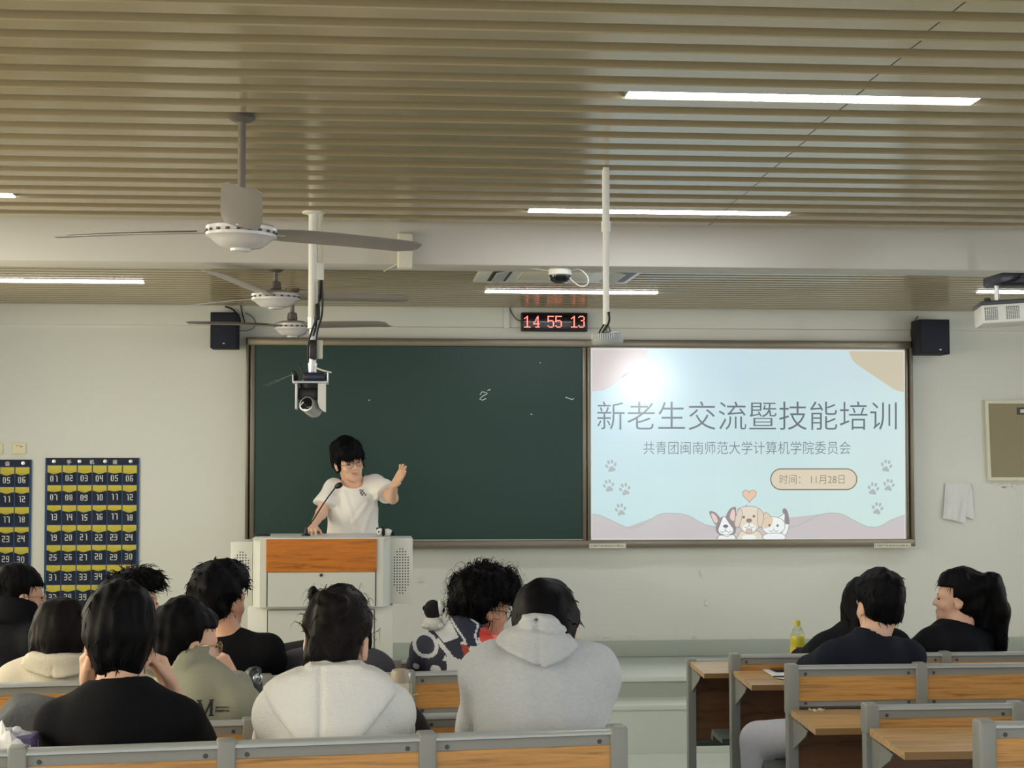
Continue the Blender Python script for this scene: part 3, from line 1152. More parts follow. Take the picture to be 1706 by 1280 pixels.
    shape([(1204, 863), (1209, 863), (1213, 872), (1221, 881), (1220, 888), (1210, 891), (1200, 889), (1197, 882), (1203, 873)], WHT, None)
    mb.ell(1209, 877, 4.4, 2.6, (110, 104, 106))
    mb.line([(1209, 879), (1209, 884), (1204, 887.5), (1200, 886)], 1.0, (130, 122, 122))
    mb.line([(1209, 884), (1214, 887.5), (1219, 885)], 1.0, (130, 122, 122))
    shape([(1200, 892), (1212, 894), (1221, 891), (1224, 898.6), (1197, 898.6)], WHT)
    mb.k = base + 9
    shape([(1195, 895), (1199, 894), (1204, 899), (1193, 899)], DK, None)
    mb.k = base + 9
    shape([(1219, 895), (1225, 894), (1228, 899), (1217, 899)], DK, None)
    # long eared puppy
    mb.k = base + 6
    shape([(1234, 886), (1248, 884), (1264, 886), (1270, 894), (1271, 898.8), (1230, 898.8), (1230, 893)], CR)
    shape([(1229, 850), (1237, 845), (1248, 843.5), (1259, 845), (1266, 850), (1268, 864), (1264, 878), (1256, 887), (1248, 889), (1240, 887), (1233, 879), (1230, 866)], CR)
    shape([(1231, 849), (1236, 850), (1236, 862), (1233, 873), (1229, 879), (1224, 875), (1226, 861)], (216, 202, 184))
    shape([(1264, 848), (1270, 853), (1273, 864), (1271, 874), (1266, 879), (1262, 872), (1262, 858)], (216, 202, 184))
    shape([(1238, 877), (1248, 872), (1258, 877), (1257, 884), (1248, 887), (1239, 884)], WHT, None)
    shape([(1244, 882), (1252, 882), (1252.5, 887), (1248, 890), (1243.5, 887)], (206, 186, 172))
    mb.ell(1248, 867.5, 5, 3.4, (140, 122, 108))
    mb.ell(1239, 862, 2.1, 2.4, (124, 114, 104))
    mb.ell(1256, 860.5, 2.1, 2.4, (124, 114, 104))
    mb.line([(1248, 870.5), (1248, 876)], 1.0, (150, 134, 118))
    mb.line([(1240, 878), (1244, 880), (1248, 876), (1252, 880), (1256, 878)], 1.0, (150, 134, 118))
    mb.line([(1243, 845), (1244, 840.5)], 1.1, OUT)
    shape([(1240, 892), (1256, 892), (1258, 898.6), (1238, 898.6)], WHT, None)
    # kitten
    mb.k = base + 14
    tail = smooth_curve([(1307, 893), (1312, 886), (1314.5, 874), (1314, 862), (1311, 851), (1307, 847.5), (1304, 851), (1307, 861), (1308.5, 872), (1306, 882), (1302, 890)], 4, True)
    mb.poly(tail, WHT)
    mb.outline(tail, .9, OUT)
    shape([(1314.6, 873), (1314, 862), (1311, 851), (1307, 847.5), (1304, 851), (1307, 861), (1308.5, 872)], DK, None)
    shape([(1273, 856), (1277, 854.5), (1285, 862), (1281, 868), (1273, 868)], (222, 200, 172))
    shape([(1307, 856), (1302, 859), (1297, 863), (1301, 869), (1307, 867)], WHT)
    shape([(1276, 864), (1288, 861.5), (1300, 864), (1307, 871), (1307, 881), (1299, 889), (1286, 891), (1275, 887), (1270, 879), (1271, 870)], WHT)
    shape([(1272, 868), (1279, 862.5), (1287, 863), (1287, 872), (1281, 879), (1272, 880)], (222, 200, 172), None)
    mb.ell(1282, 875.5, 1.9, 2.4, (128, 116, 106))
    mb.ell(1295.5, 876, 1.9, 2.4, (110, 124, 136))
    mb.line([(1281, 884), (1285, 886.5), (1289, 883), (1293, 886.5), (1296, 884)], 1.0, (150, 140, 132))
    mb.ell(1289, 881.5, 1.5, 1.0, PK)
    shape([(1276, 890), (1302, 889), (1307, 898.6), (1273, 898.6)], WHT)
    # bright thin edge of the picture
    mb.k = base + 20
    mb.line([(985.6, 581.8), (986, 898.4), (1507.6, 898.4), (1506.4, 585)], 1.6, (216, 220, 216))
    mb.line([(985, 581.6), (1506.4, 584.8)], 1.6, (216, 220, 216))
    o = mb.build('slide_picture', w)

    # stickers on the lower rail
    Fs = F - .012
    for (a, b, yy, nm) in ((981.5, 1043, (906, 913.6), 'strip of white label tape on the lower board rail, below the divider'), (1456, 1517.5, (905.6, 913), 'strip of white label tape on the lower board rail, right corner')):
        p = at(a, yy[0], Fs)
        q = at(b, yy[1], Fs)
        rr = empty('label_sticker', ((p.x + q.x) / 2, Fs, (p.z + q.z) / 2), nm, 'sticker')
        MB().box((p.x, Fs - .002, q.z), (q.x, Fs - .0002, p.z), .0005, 1).build('tape', M_OFFWHITE, rr)
        tb = Slide(Fs - .0024, .0002)
        tb.emit = False
        tb.text('口罩严禁遮挡任何警示', (a + 2.5, yy[0] + 2.1, b - 4, yy[1] - 2.1), (112, 114, 104), .0)
        tb.build('lettering', rr)
    # place the added spot so that it glints where it does in the photograph
    hot = at(1070, 634, SY)
    d = hot - Vector((0, 0, CAMZ))
    ref = Vector((d.x, -d.y, d.z)).normalized()
    src = hot + ref * ((hot.y - 2.3) / -ref.y)
    GLINT_SPOT.location = src
    tgt = at(1246, 742, SY)
    GLINT_SPOT.rotation_euler = (tgt - src).to_track_quat('-Z', 'Y').to_euler()
    return src


GLINT_AT = blackboard()


# ------------------------------------------------------------------ wall things: pocket charts, sockets, notice board, paper, flaking paint
M_NAVY = mat('navy_pocket_cloth', (26, 36, 58), 0.75, vary=0.1, vscale=40)
M_PIPE = mat('blue_piping', (52, 84, 124), 0.7)
M_YEL = mat('yellow_pocket_lining', (204, 190, 66), 0.6, vary=0.12, vscale=30)
M_NUM = mat('white_print', (222, 226, 226), 0.6)
SEG = {'0': 'abcdef', '1': 'bcj', '2': 'abged', '3': 'abgcd', '4': 'fgbc', '5': 'afgcd', '6': 'afgedc', '7': 'abc', '8': 'abcdefg', '9': 'abcdfg'}


def digit(mb, ch, x, z, w, h, t, Y):
    """angular printed digit, lower left corner x, z"""
    for s in SEG[ch]:
        if s == 'a':
            r = (x, z + h - t, x + w, z + h)
        elif s == 'g':
            r = (x, z + h / 2 - t / 2, x + w, z + h / 2 + t / 2)
        elif s == 'd':
            r = (x, z, x + w, z + t)
        elif s == 'f':
            r = (x, z + h / 2, x + t, z + h)
        elif s == 'e':
            r = (x, z, x + t, z + h / 2)
        elif s == 'b':
            r = (x + w - t, z + h / 2, x + w, z + h)
        elif s == 'c':
            r = (x + w - t, z, x + w, z + h / 2)
        elif s == 'j':
            r = (x + w - t * 2.2, z + h - t * 1.1, x + w, z + h)
        mb.box((r[0], Y - .0012, r[1]), (r[2], Y, r[3]))


def pocket_chart(pl, label, skew):
    """pl: photo pixels of the top left corner, right edge x, pixel pitch"""
    Y = WALLY - .012
    x0 = at(pl[0], pl[1], Y).x
    x1 = at(pl[2], pl[1], Y).x
    z1 = at(pl[2], pl[1], Y).z
    dx = (x1 - x0 - .02) / 6
    dz = at(150, 867, Y).z - at(150, 900.2, Y).z
    zh = z1 - (at(150, 763, Y).z - at(150, 775, Y).z)
    zb = zh - 7 * dz - .03
    r = empty('phone_pocket_chart', ((x0 + x1) / 2, WALLY, z1), label, 'hanging organizer')
    MB().box((x0, Y, zb), (x1, WALLY - .0005, z1), .004).build('backing_cloth', M_NAVY, r)
    mb = MB()
    t = .006
    for i in range(7):
        x = x0 + .01 + i * dx
        mb.box((x - t / 2, Y - .004, zb + .01), (x + t / 2, Y + .001, zh), .001, 1)
    for j in range(8):
        z = zh - j * dz
        mb.box((x0, Y - .003, z - t / 3), (x1, Y + .001, z + t / 3), .001, 1)
    mb.box((x0 - .001, Y - .003, zb), (x0 + .006, Y + .001, z1), .001, 1)
    mb.box((x1 - .006, Y - .003, zb), (x1 + .001, Y + .001, z1), .001, 1)
    mb.build('piping', M_PIPE, r)
    # heading
    sl = Slide(Y - .001, .0003)
    sl.emit = False
    for k, ch in enumerate('手机袋'):
        cx = pl[0] + (.25 + .245 * k) * (pl[2] - pl[0])
        sl.text(ch, (cx - 3.9, pl[1] + 3.2, cx + 3.9, pl[1] + 11), (206, 212, 212), .02)
    sl.build('heading_print', r)
    for k in range(4):
        cx = x0 + (x1 - x0) * (.09 + .273 * k)
        MB().lathe([(.004, 0), (.012, .001), (.012, .004), (.006, .005)], (cx, Y, (z1 + zh) / 2), (0, -1, 0), 14).build('grommet', M_SILVER, r)
    rn = random.Random(pl[0])
    for j in range(7):
        for i in range(6):
            nn = '%02d' % (j * 6 + i + 1)
            cx = x0 + .01 + (i + .5) * dx
            zt = zh - j * dz - .003
            w = dx - .008
            lip = .032 + rn.uniform(-.004, .006) + (.012 if j == 0 else 0)
            dip = rn.uniform(.006, .013)
            hgt = dz - .006

            def fn(u, v):
                top = zt - lip - dip * math.sin(u * math.pi) ** 2
                z = top + (zt - hgt - top) * v
                bul = .014 * math.sin(u * math.pi) * (1 - v * .75) + .004 * math.sin(u * math.pi)
                return (cx + (u - .5) * w, Y - .004 - bul, z)
            mb = MB()
            mb.mi = 0
            mb.grid(fn, 8, 4)
            mb.mi = 1
            mb.box((cx - w / 2, Y - .0032, zt - lip - dip - .006), (cx + w / 2, Y - .0005, zt))
            p = mb.build('pocket', [M_NAVY, M_YEL], r)
            nb = MB()
            h = .04
            wd = .019
            zc = zt - lip - dip - (hgt - lip - dip) * .42 - h / 2
            yy = Y - .004 - .0155
            digit(nb, nn[0], cx - wd - .0035, zc, wd, h, .0055, yy)
            digit(nb, nn[1], cx + .0035, zc, wd, h, .0055, yy)
            nb.build('pocket_number', M_NUM, p, smooth=False)
    return r


pocket_chart((76, 763, 232), 'navy phone pocket chart with yellow slots and numbers 01 to 42, fully in view', 1)
pocket_chart((-104, 766, 53), 'navy phone pocket chart cut off by the left edge of the photo', 1)


def socket(px, py, label):
    Y = WALLY
    c = at(px, py, Y)
    r = empty('wall_socket', c, label, 'socket')
    MB().box((c.x - .043, Y - .011, c.z - .037), (c.x + .043, Y - .0005, c.z + .037), .004).build('cover_plate', mat('socket_plastic', (226, 216, 180), .35), r)
    mb = MB()
    for dx, dz, w, h in ((-.016, .017, .008, .004), (.0, .016, .008, .004), (.014, .01, .012, .005)):
        mb.box((c.x + dx - w / 2, Y - .0118, c.z + dz - h / 2), (c.x + dx + w / 2, Y - .0108, c.z + dz + h / 2))
    mb.build('pin_hole', M_BLACK, r)


socket(32.5, 747, 'cream wall socket above the fully visible pocket chart, complete plate in view')
socket(-6, 748, 'cream wall socket cut off by the left edge of the photo')


def notice_board():
    D = .035
    Y = WALLY - D
    a = at(1641, 667, Y)
    b = at(1646.5, 801, Y)
    x1 = a.x + .95
    r = empty('notice_board', ((a.x + x1) / 2, WALLY, (a.z + b.z) / 2), 'olive grey notice board with cream frame on the right wall part', 'notice board')
    t = .022
    sk = b.x - a.x
    MB().prism([(a.x + t * .5, Y + .01, a.z - t * .5), (x1 - t * .5, Y + .01, a.z - t * .5), (x1 - t * .5, Y + .01, b.z + t * .5), (b.x + t * .5, Y + .01, b.z + t * .5)], (0, D - .0105, 0)).build('pin_surface', mat('notice_felt', (150, 140, 112), .85, vary=.04, vscale=20), r)
    fm = mat('notice_frame', (214, 210, 188), .4)

    def bar(p, q, nx, nz):
        MB().prism([Vector((p[0], Y, p[1])), Vector((q[0], Y, q[1])), Vector((q[0] + nx, Y, q[1] + nz)), Vector((p[0] + nx, Y, p[1] + nz))], (0, D - .001, 0)).build('frame_rail', fm, r)
    bar((a.x, a.z), (b.x, b.z), t, 0)
    bar((x1 - t, a.z), (x1 - t, b.z), t, 0)
    bar((a.x + t, a.z), (x1 - t, a.z), 0, -t)
    bar((b.x + t, b.z + t), (x1 - t, b.z + t), 0, -t)
    p = at(1695, 679, Y)
    q = at(1712, 691, Y)
    o = MB().box((p.x, Y + .003, q.z), (q.x, Y + .0098, p.z), .002).build('name_plate', M_DKGREY, r)
    p = at(1700, 682, Y)
    q = at(1710, 688, Y)
    MB().box((p.x, Y + .001, q.z), (q.x, Y + .0032, p.z), .001, 1).build('plate_insert', M_OFFWHITE, o)


notice_board()


def paper_sheet():
    Y = WALLY - .004
    P = [(1574, 805), (1617, 806), (1606, 872), (1569, 863)]
    r = empty('paper_sheet', at(1595, 806, WALLY), 'crumpled white paper taped to the wall below the notice board', 'paper')
    c = [at(x, y, Y) for x, y in P]

    def fn(u, v):
        p = c[0] * (1 - u) * (1 - v) + c[1] * u * (1 - v) + c[2] * u * v + c[3] * (1 - u) * v
        p = p.copy()
        p.y -= .018 * v + .010 * math.sin(u * 9 + v * 4) * v + .005 * math.sin(u * 21 + 1) * (.3 + v) + .004
        return p
    mb = MB().grid(fn, 18, 12)
    bmesh.ops.solidify(mb.bm, geom=list(mb.bm.faces), thickness=.0008)
    mb.build('front_leaf', mat('paper_white', (222, 222, 222), .7, vary=.05, vscale=18), r)
    c2 = [at(x, y, Y) for x, y in [(1608, 808), (1619, 809), (1622, 866), (1606, 860)]]

    def fn2(u, v):
        p = c2[0] * (1 - u) * (1 - v) + c2[1] * u * (1 - v) + c2[2] * u * v + c2[3] * (1 - u) * v
        p = p.copy()
        p.y -= .002 + .008 * v
        return p
    mb = MB().grid(fn2, 4, 8)
    bmesh.ops.solidify(mb.bm, geom=list(mb.bm.faces), thickness=.0008)
    mb.build('folded_leaf', mat('paper_white', (222, 222, 222), .7), r)
    sl = []


paper_sheet()


def flakes():
    rn = random.Random(8)
    m = mat('flaked_plaster', (226, 224, 216), .8)
    mb = MB()
    for (px, py, w, h) in ((1170, 954, 7, 12), (1177, 1006, 7, 11), (1160, 1061, 6, 5), (1255, 1062, 5, 4), (700, 968, 6, 7), (1400, 828, 5, 4)):
        c = at(px, py, WALLY)
        for k in range(4):
            a = rn.uniform(0, 6.28)
            p = [c + Vector(((w * .0022 * math.cos(a + t) * rn.uniform(.4, 1.3)), -.0006, h * .0022 * math.sin(a + t) * rn.uniform(.4, 1.3))) for t in (0, 1.3, 2.4, 3.6, 5)]
            q = [v + Vector((0, -.004 - .012 * rn.random() * (i % 2), 0)) for i, v in enumerate(p)]
            mb.prism(q, (0, .002, 0))
    for i in range(26):
        c = at(rn.uniform(985, 1090), rn.uniform(1058, 1065), WALLY)
        w = rn.uniform(.006, .022)
        mb.prism([c + Vector((-w, -.003, .002)), c + Vector((0, -.006, .012 * rn.random() + .004)), c + Vector((w, -.003, .002)), c + Vector((0, -.003, -.006))], (0, .0025, 0))
    for i in range(22):
        c = at(rn.uniform(1648, 1700), rn.uniform(806, 814), WALLY)
        w = rn.uniform(.008, .03)
        mb.prism([c + Vector((-w, -.003, .002)), c + Vector((0, -.006, .012 * rn.random() + .004)), c + Vector((w, -.003, .002)), c + Vector((0, -.003, -.01))], (0, .0025, 0))
    o = mb.build('plaster_flakes', m, None, at(1170, 980, WALLY))
    tag(o, 'flaking bits of white wall paint below the board and notice board', 'peeling paint', None, 'stuff')


flakes()

# ------------------------------------------------------------------ lectern
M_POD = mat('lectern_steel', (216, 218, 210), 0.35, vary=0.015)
M_POD2 = mat('lectern_steel_dark', (206, 209, 203), 0.35)  # slightly darker steel for door, drop panel and worktop
M_PODWOOD = mat('lectern_wood', (186, 110, 26), 0.35, wood=3.0, stretch=(1.5, 8, 18))


def lectern():
    F = 9.12
    D = .52
    zt = at(535, 898, F).z
    zw = at(535, 953, F).z
    zu = at(535, 1012, F).z
    X = lambda px: at(px, 950, F).x
    r = empty('lectern', (X(535), F + D / 2, ZPLAT), 'grey steel teaching lectern with orange wood front and perforated side wings', 'lectern')
    c0, c1 = X(433), X(638)
    # lower cabinet
    lo = MB().box((X(412), F + .05, ZPLAT), (X(655), F + D, zu), .004)
    lo.build('base_cabinet', M_POD, r)
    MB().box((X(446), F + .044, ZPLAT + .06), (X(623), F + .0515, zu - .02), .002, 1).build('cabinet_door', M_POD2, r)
    # upper body: flush centre, slanted cheeks, wings set back
    mb = MB()
    yb = F + D
    poly = [(c0, F), (c1, F), (X(650.5), F + .075), (X(650.5), yb), (X(419.5), yb), (X(419.5), F + .075)]
    mb.prism([(x, y, zu) for x, y in poly], (0, 0, zt - zu))
    mb.build('upper_body', M_POD, r)
    MB().box((X(443.5), F - .012, zw), (X(627.5), F + .002, zt - .001), .002, 1).build('wood_front', M_PODWOOD, r)
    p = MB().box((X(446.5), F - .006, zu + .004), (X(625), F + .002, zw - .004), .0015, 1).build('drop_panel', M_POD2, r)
    sm = mat('panel_gap', (70, 72, 70), .7)
    for px in (445, 626):
        x = X(px)
        MB().box((x - .0025, F - .003, zu + .004), (x + .0025, F + .0005, zw)).build('panel_gap', sm, p)
    for px in (445.2, 623.8):
        x = X(px)
        MB().box((x - .0025, F + .046, ZPLAT + .06), (x + .0025, F + .0502, zu - .02)).build('panel_gap', sm, r)
    MB().box((X(445), F + .046, zu - .022), (X(624), F + .0502, zu - .016)).build('panel_gap', sm, r)
    MB().lathe([(.009, 0), (.009, .006), (.004, .007), (.003, .003)], at(535, 958.5, F - .006), (0, -1, 0), 18).build('lock', M_DKGREY, p)
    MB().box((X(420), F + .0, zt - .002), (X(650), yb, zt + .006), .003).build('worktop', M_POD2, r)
    # wings
    for s, (pa, pb, ya, yc) in enumerate(((384, 420.5, 903, 1012), (649.5, 687.5, 897.5, 1006))):
        Y = F + .09
        xa, xb = at(pa, 950, Y).x, at(pb, 950, Y).x
        za, zc = at((pa + pb) / 2, ya, Y).z, at((pa + pb) / 2, yc, Y).z
        w = MB().box((xa, Y, zc), (xb, Y + .3, za), .004).build('speaker_wing', M_POD, r)
        mb = MB()
        n0, n1 = 6, 17
        cx, cz = (xa + xb) / 2, (za + zc) / 2
        for i in range(n0):
            for j in range(n1):
                x = cx + (i - (n0 - 1) / 2) * .0155 + (.0 if j % 2 else .0)
                z = cz + (j - (n1 - 1) / 2) * .0155
                e = ((x - cx) / .044) ** 2 + ((z - cz) / .128) ** 4
                if e < 1.05:
                    mb.cyl((x, Y - .0008, z), (x, Y + .002, z), .0042, None, 8)
        mb.build('sound_holes', M_DKGREY, w)
    # gooseneck microphone
    Ym = F + .2
    b = at(510, 897, Ym)
    b.z = zt
    m = empty('gooseneck_microphone', (b.x, b.y, zt + .006), 'thin black gooseneck microphone on the lectern in front of the speaker', 'microphone')
    MB().lathe([(.026, 0), (.026, .008), (.014, .014), (.008, .04), (.006, .05)], (b.x, b.y, zt + .006), (0, 0, 1), 18).build('mic_base', M_BLACK, m)
    tip = at(559, 812, Ym - .02)
    MB().tube([Vector((b.x, b.y, zt + .05)), at(520, 870, Ym), at(535, 845, Ym), at(549, 825, Ym - .01), tip], .0042, 10, smooth=2).build('neck', M_CABLE, m)
    d = (at(569, 807, Ym - .03) - tip).normalized()
    MB().lathe([(.006, -.005), (.013, .004), (.016, .016), (.016, .03), (.011, .042), (.003, .046)], tip, d, 20).build('mic_head', M_BLACK, m)
    # sitting panda plush on the lectern
    panda(at(640, 893, F + .16).x, F + .16, zt + .006, .5, 'small black and white panda plush lying on the right end of the lectern', True)
    # pen tray clutter at the left end
    c = at(437, 896, F + .2)
    t = empty('remote_control', (c.x, c.y, zt + .006), 'small dark remote control on the left end of the lectern top', 'remote')
    MB().box((c.x - .05, c.y - .02, zt + .0065), (c.x + .045, c.y + .02, zt + .02), .005).build('remote_shell', M_BLACK, t)
    return zt


M_FURW = mat('white_plush', (222, 222, 216), 0.95, bump=.6, bscale=160)
M_FURB = mat('black_plush', (16, 16, 18), 0.95, bump=.6, bscale=160)


def panda(x, y, z, s, label, lying=False):
    r = empty('panda_plush', (x, y, z), label, 'plush toy')
    s = s * .1
    if lying:
        MB().sphere((x + .35 * s, y, z + .42 * s), (.6 * s, .45 * s, .42 * s)).build('body', M_FURW, r)
        MB().sphere((x - .45 * s, y - .1 * s, z + .5 * s), (.42 * s, .4 * s, .4 * s)).build('head', M_FURW, r)
        MB().sphere((x - .1 * s, y - .2 * s, z + .44 * s), (.22 * s, .5 * s, .46 * s)).build('shoulder_band', M_FURB, r)
        MB().sphere((x + .95 * s, y - .1 * s, z + .3 * s), (.22 * s, .26 * s, .28 * s)).build('leg', M_FURB, r)
        MB().sphere((x - .75 * s, y, z + .85 * s), (.15 * s, .1 * s, .15 * s)).build('ear', M_FURB, r)
        MB().sphere((x - .2 * s, y, z + .9 * s), (.15 * s, .1 * s, .15 * s)).build('ear', M_FURB, r)
        MB().sphere((x - .6 * s, y - .44 * s, z + .52 * s), (.1 * s, .06 * s, .12 * s)).build('eye_patch', M_FURB, r)
    else:
        MB().sphere((x, y, z + .42 * s), (.62 * s, .5 * s, .46 * s)).build('body', M_FURW, r)
        MB().sphere((x - .02 * s, y, z + 1.25 * s), (.56 * s, .5 * s, .62 * s)).build('head', M_FURB, r)
        MB().sphere((x + .45 * s, y - .02 * s, z + 1.35 * s), (.3 * s, .42 * s, .5 * s)).build('face', M_FURW, r)
        MB().sphere((x - .5 * s, y, z + 1.35 * s), (.16 * s, .12 * s, .18 * s)).build('ear', M_FURB, r)
        MB().sphere((x + .6 * s, y - .28 * s, z + 1.25 * s), (.12 * s, .12 * s, .16 * s)).build('eye_patch', M_FURB, r)
        MB().sphere((x - .45 * s, y - .2 * s, z + .3 * s), (.3 * s, .28 * s, .22 * s)).build('paw', M_FURW, r)
        MB().sphere((x + .45 * s, y - .2 * s, z + .3 * s), (.3 * s, .28 * s, .22 * s)).build('paw', M_FURW, r)
    return r


ZLECT = lectern()

# ------------------------------------------------------------------ rows of desks with seats
ROWY = {5: 4.08, 4: 5.05, 3: 6.02, 2: 6.99, 1: 7.96}
TOPPX = {5: (1660, 1202), 4: (1463, 1174), 3: (1324, 1108), 2: (1227, 1090), 1: (1146, 1098)}
ROWTOP = {k: at(*TOPPX[k], ROWY[k]).z for k in ROWY}
DESKDROP = {5: .17, 4: .075, 3: .168, 2: .073, 1: .014}
XA = at(1047, 1213, ROWY[5]).x      # left block ends here (aisle)
XB = at(1312, 1108, ROWY[3]).x      # right block starts here
PW = .046
PITCH = .505
SEATZ = {}
TURN = math.radians(6.8)     # the left block stands at an angle, its far end nearer the camera
TT = math.tan(TURN)


def LY(px, Y):
    """depth of a place in the left block that would be Y if the rows stood square"""
    y = Y
    for _ in range(6):
        y = Y - TT * max(0.0, XA - at(px, 1100, y).x)
    return y


def row_x(px, k):
    """distance along row k of the left block, as a coordinate before the row is turned"""
    y = LY(px, ROWY[k])
    return XA - (XA - at(px, 1200, y).x) / math.cos(TURN)




def bench_row(k, xs, label, endside):
    """one row of bolted desks and folding seats; xs: left edges of the posts"""
    Y = ROWY[k]
    zt = ROWTOP[k]
    zf = floor_z(Y)
    sz = zf + .425
    SEATZ[k] = sz
    r = empty('bench_row', (xs[-1] + PW if endside else xs[0], Y, zf), label, 'bench row', 'rows of fixed desks and seats')
    tall = DESKDROP[k] > .1
    zd = zt - DESKDROP[k]
    for x in xs:
        mb = MB()
        mb.box((x, Y, zd - .02), (x + PW, Y + .06, zt), .007, 3)
        # leg sweeps slightly back towards the foot
        lp = [(x + .004, Y + .008, zd - .01), (x + .004, Y + .055, zd - .01), (x + .004, Y + .05, zf + .012), (x + .004, Y + .0, zf + .012)]
        mb.prism(lp, (PW - .008, 0, 0))
        mb.box((x - .01, Y - .06, zf + .0005), (x + PW + .01, Y + .14, zf + .014), .003)
        mb.build('post', M_GREY, r)
        # gusset below the desk top
        mb = MB().prism([(x + .02, Y + .01, zd - .03), (x + .02, Y - .2, zd - .045), (x + .02, Y - .17, zd - .07), (x + .02, Y + .01, zd - .15)], (.004, 0, 0))
        mb.build('desk_bracket', M_GREY, r)
    hp = .160 if tall else .15
    for a, b in zip(xs[:-1], xs[1:]):
        xa, xb = a + PW - .004, b + .004
        if k != 1:
            mb = MB()
            mb.mi = 0
            mb.box((xa, Y + .012, zt - hp), (xb, Y + .04, zt - .02), .002, 1)
            mb.mi = 1
            mb.box((xa, Y + .014, zt - .026), (xb, Y + .036, zt - .014))
            if tall:
                mb.box((xa, Y + .008, zt - hp - .006), (xb, Y + .03, zt - hp + .001))
            mb.mi = 0
            p = mb.build('backrest', [M_GREY, M_DKGREY], r)
            MB().box((xa, Y + .008, zt - .05 - .088), (xb, Y + .0125, zt - .046), .001, 1).build('wood_inset', M_WOOD, p)
            for sx in (xa + .03, xb - .03):
                for zz in ((zt - .037, zt - .146) if tall else (zt - .037,)):
                    MB().lathe([(.006, 0), (.005, .003), (.001, .0035)], (sx, Y + .0115, zz), (0, -1, 0), 10).build('screw', M_DKGREY, p)
        y0 = Y + .002
        mb = MB()
        n = 10
        c = []
        for i in range(n):
            t = math.pi * i / (n - 1)
            c.append((xa, y0 + .022 - .022 * math.cos(t), zt - .014 + .010 * math.sin(t)))
        c = c + [(xa, y0 + .044, zt - .019), (xa, y0, zt - .019)]
        mb.prism(c, (xb - xa, 0, 0))
        mb.build('top_rail', M_RAIL, r)
        # modesty panel and its foot rail
        if k != 5:
            mb = MB().box((xa, Y + .016, zf + .3), (xb, Y + .03, zd - .02), .002, 1)
            mb.build('modesty_panel', M_DKWOOD, r)
            mb = MB().box((xa, Y + .01, zf + .27), (xb, Y + .036, zf + .3), .004)
            mb.build('foot_rail', M_DKGREY, r)
        # folding seat on the front side
        if k != 1:
            w = (xb - xa) * .5 - .015
            cx = (xa + xb) / 2
            if endside == 0 and a == xs[0]:
                cx -= .045
                w += .035

            def fn(u, v):
                s = (u - .5) * 2
                e = (1 - abs(s) ** 4 * .12)
                return (cx + s * w * (1 - .06 * v * v), Y + .075 + .36 * v * e, sz - .02 * math.sin(v * math.pi) * (1 - s * s) - (.05 * max(0, v - .86) / .14 * (v > .86)))
            mb = MB().grid(fn, 10, 12)
            bmesh.ops.solidify(mb.bm, geom=list(mb.bm.faces), thickness=.02)
            st = mb.build('seat', M_SEAT, r)
            MB().box((cx - .03, Y + .045, sz - .07), (cx + .03, Y + .2, sz - .022), .004).build('seat_hinge', M_DKGREY, st)
            MB().box((xa, Y + .05, sz - .075), (xb, Y + .075, sz - .045), .004).build('seat_beam', M_DKGREY, r)
    # desk top towards the back, slightly sloped
    x0, x1 = xs[0] + .012, xs[-1] + PW - .012
    dp = .335
    mb = MB()
    mb.prism([(x0, Y + .0, zd), (x0, Y - dp, zd - .014), (x0, Y - dp, zd - .037), (x0, Y + .0, zd - .023)], (x1 - x0, 0, 0))
    d = mb.build('desk_top', M_DESK, r)
    MB().prism([(x0 + .001, Y - dp - .0015, zd - .0145), (x0 + .001, Y - dp, zd - .0145), (x0 + .001, Y - dp, zd - .0368), (x0 + .001, Y - dp - .0015, zd - .0368)], (x1 - x0 - .002, 0, 0)).build('edge_band', M_EDGE, d)
    if endside:
        r.rotation_euler.z = TURN
    return r


_rows = {5: 'row nearest the camera', 4: 'second row from the camera', 3: 'third row from the camera', 2: 'fourth row from the camera', 1: 'foremost desk row nearest the platform'}
LPX5 = [XA - PW, row_x(698, 5), row_x(361.5, 5), row_x(12, 5)]
for _k in (5, 4, 3, 2, 1):
    n = {5: 4, 4: 4, 3: 5, 2: 5, 1: 5}[_k]
    _xs = [XA - PW - i * PITCH for i in range(n)]
    if _k == 5:
        _xs = LPX5[:]
    else:
        m1, m2 = {4: (681, 404), 3: (None, 432), 2: (651.5, 455), 1: (None, None)}[_k]
        base = row_x(m1, _k) if m1 else LPX5[1]
        b2 = row_x(m2, _k) if m2 else LPX5[2]
        p = base - b2
        _xs = [LPX5[0], base] + [b2 - i * p for i in range(n - 2)]
    _xs = sorted(_xs)
    while _xs[0] - .5 > XL + .15:
        _xs.insert(0, _xs[0] - .505)
    if _xs[0] > XL + .1 and len(_xs) > 6:
        _xs = _xs[-7:]
    bench_row(_k, _xs, 'grey framed wooden bench row left of the aisle, ' + _rows[_k], 1)
    _n = {5: 3, 4: 4, 3: 6, 2: 6, 1: 6}[_k]
    p = .478 if _k > 2 else .472
    if _k == 3:
        p = at(1526.5, 1106, ROWY[3]).x - XB
    _xs = [XB + i * p for i in range(_n)]
    bench_row(_k, _xs, 'grey framed wooden bench row right of the aisle, ' + _rows[_k], 0)


def desk_z(k, y, x=9.0):
    """height of the desk top behind row k at depth y"""
    y = y + TT * max(0.0, XA - x)
    return ROWTOP[k] - DESKDROP[k] - .014 * (ROWY[k] - y) / .335


# ------------------------------------------------------------------ things on the desks
def on_desk(px, k, y):
    """point on the desk of row k at depth y seen in photo column px"""
    a = at(px, 1100, y)
    z = desk_z(k, y, a.x)
    return Vector((a.x, y, z))


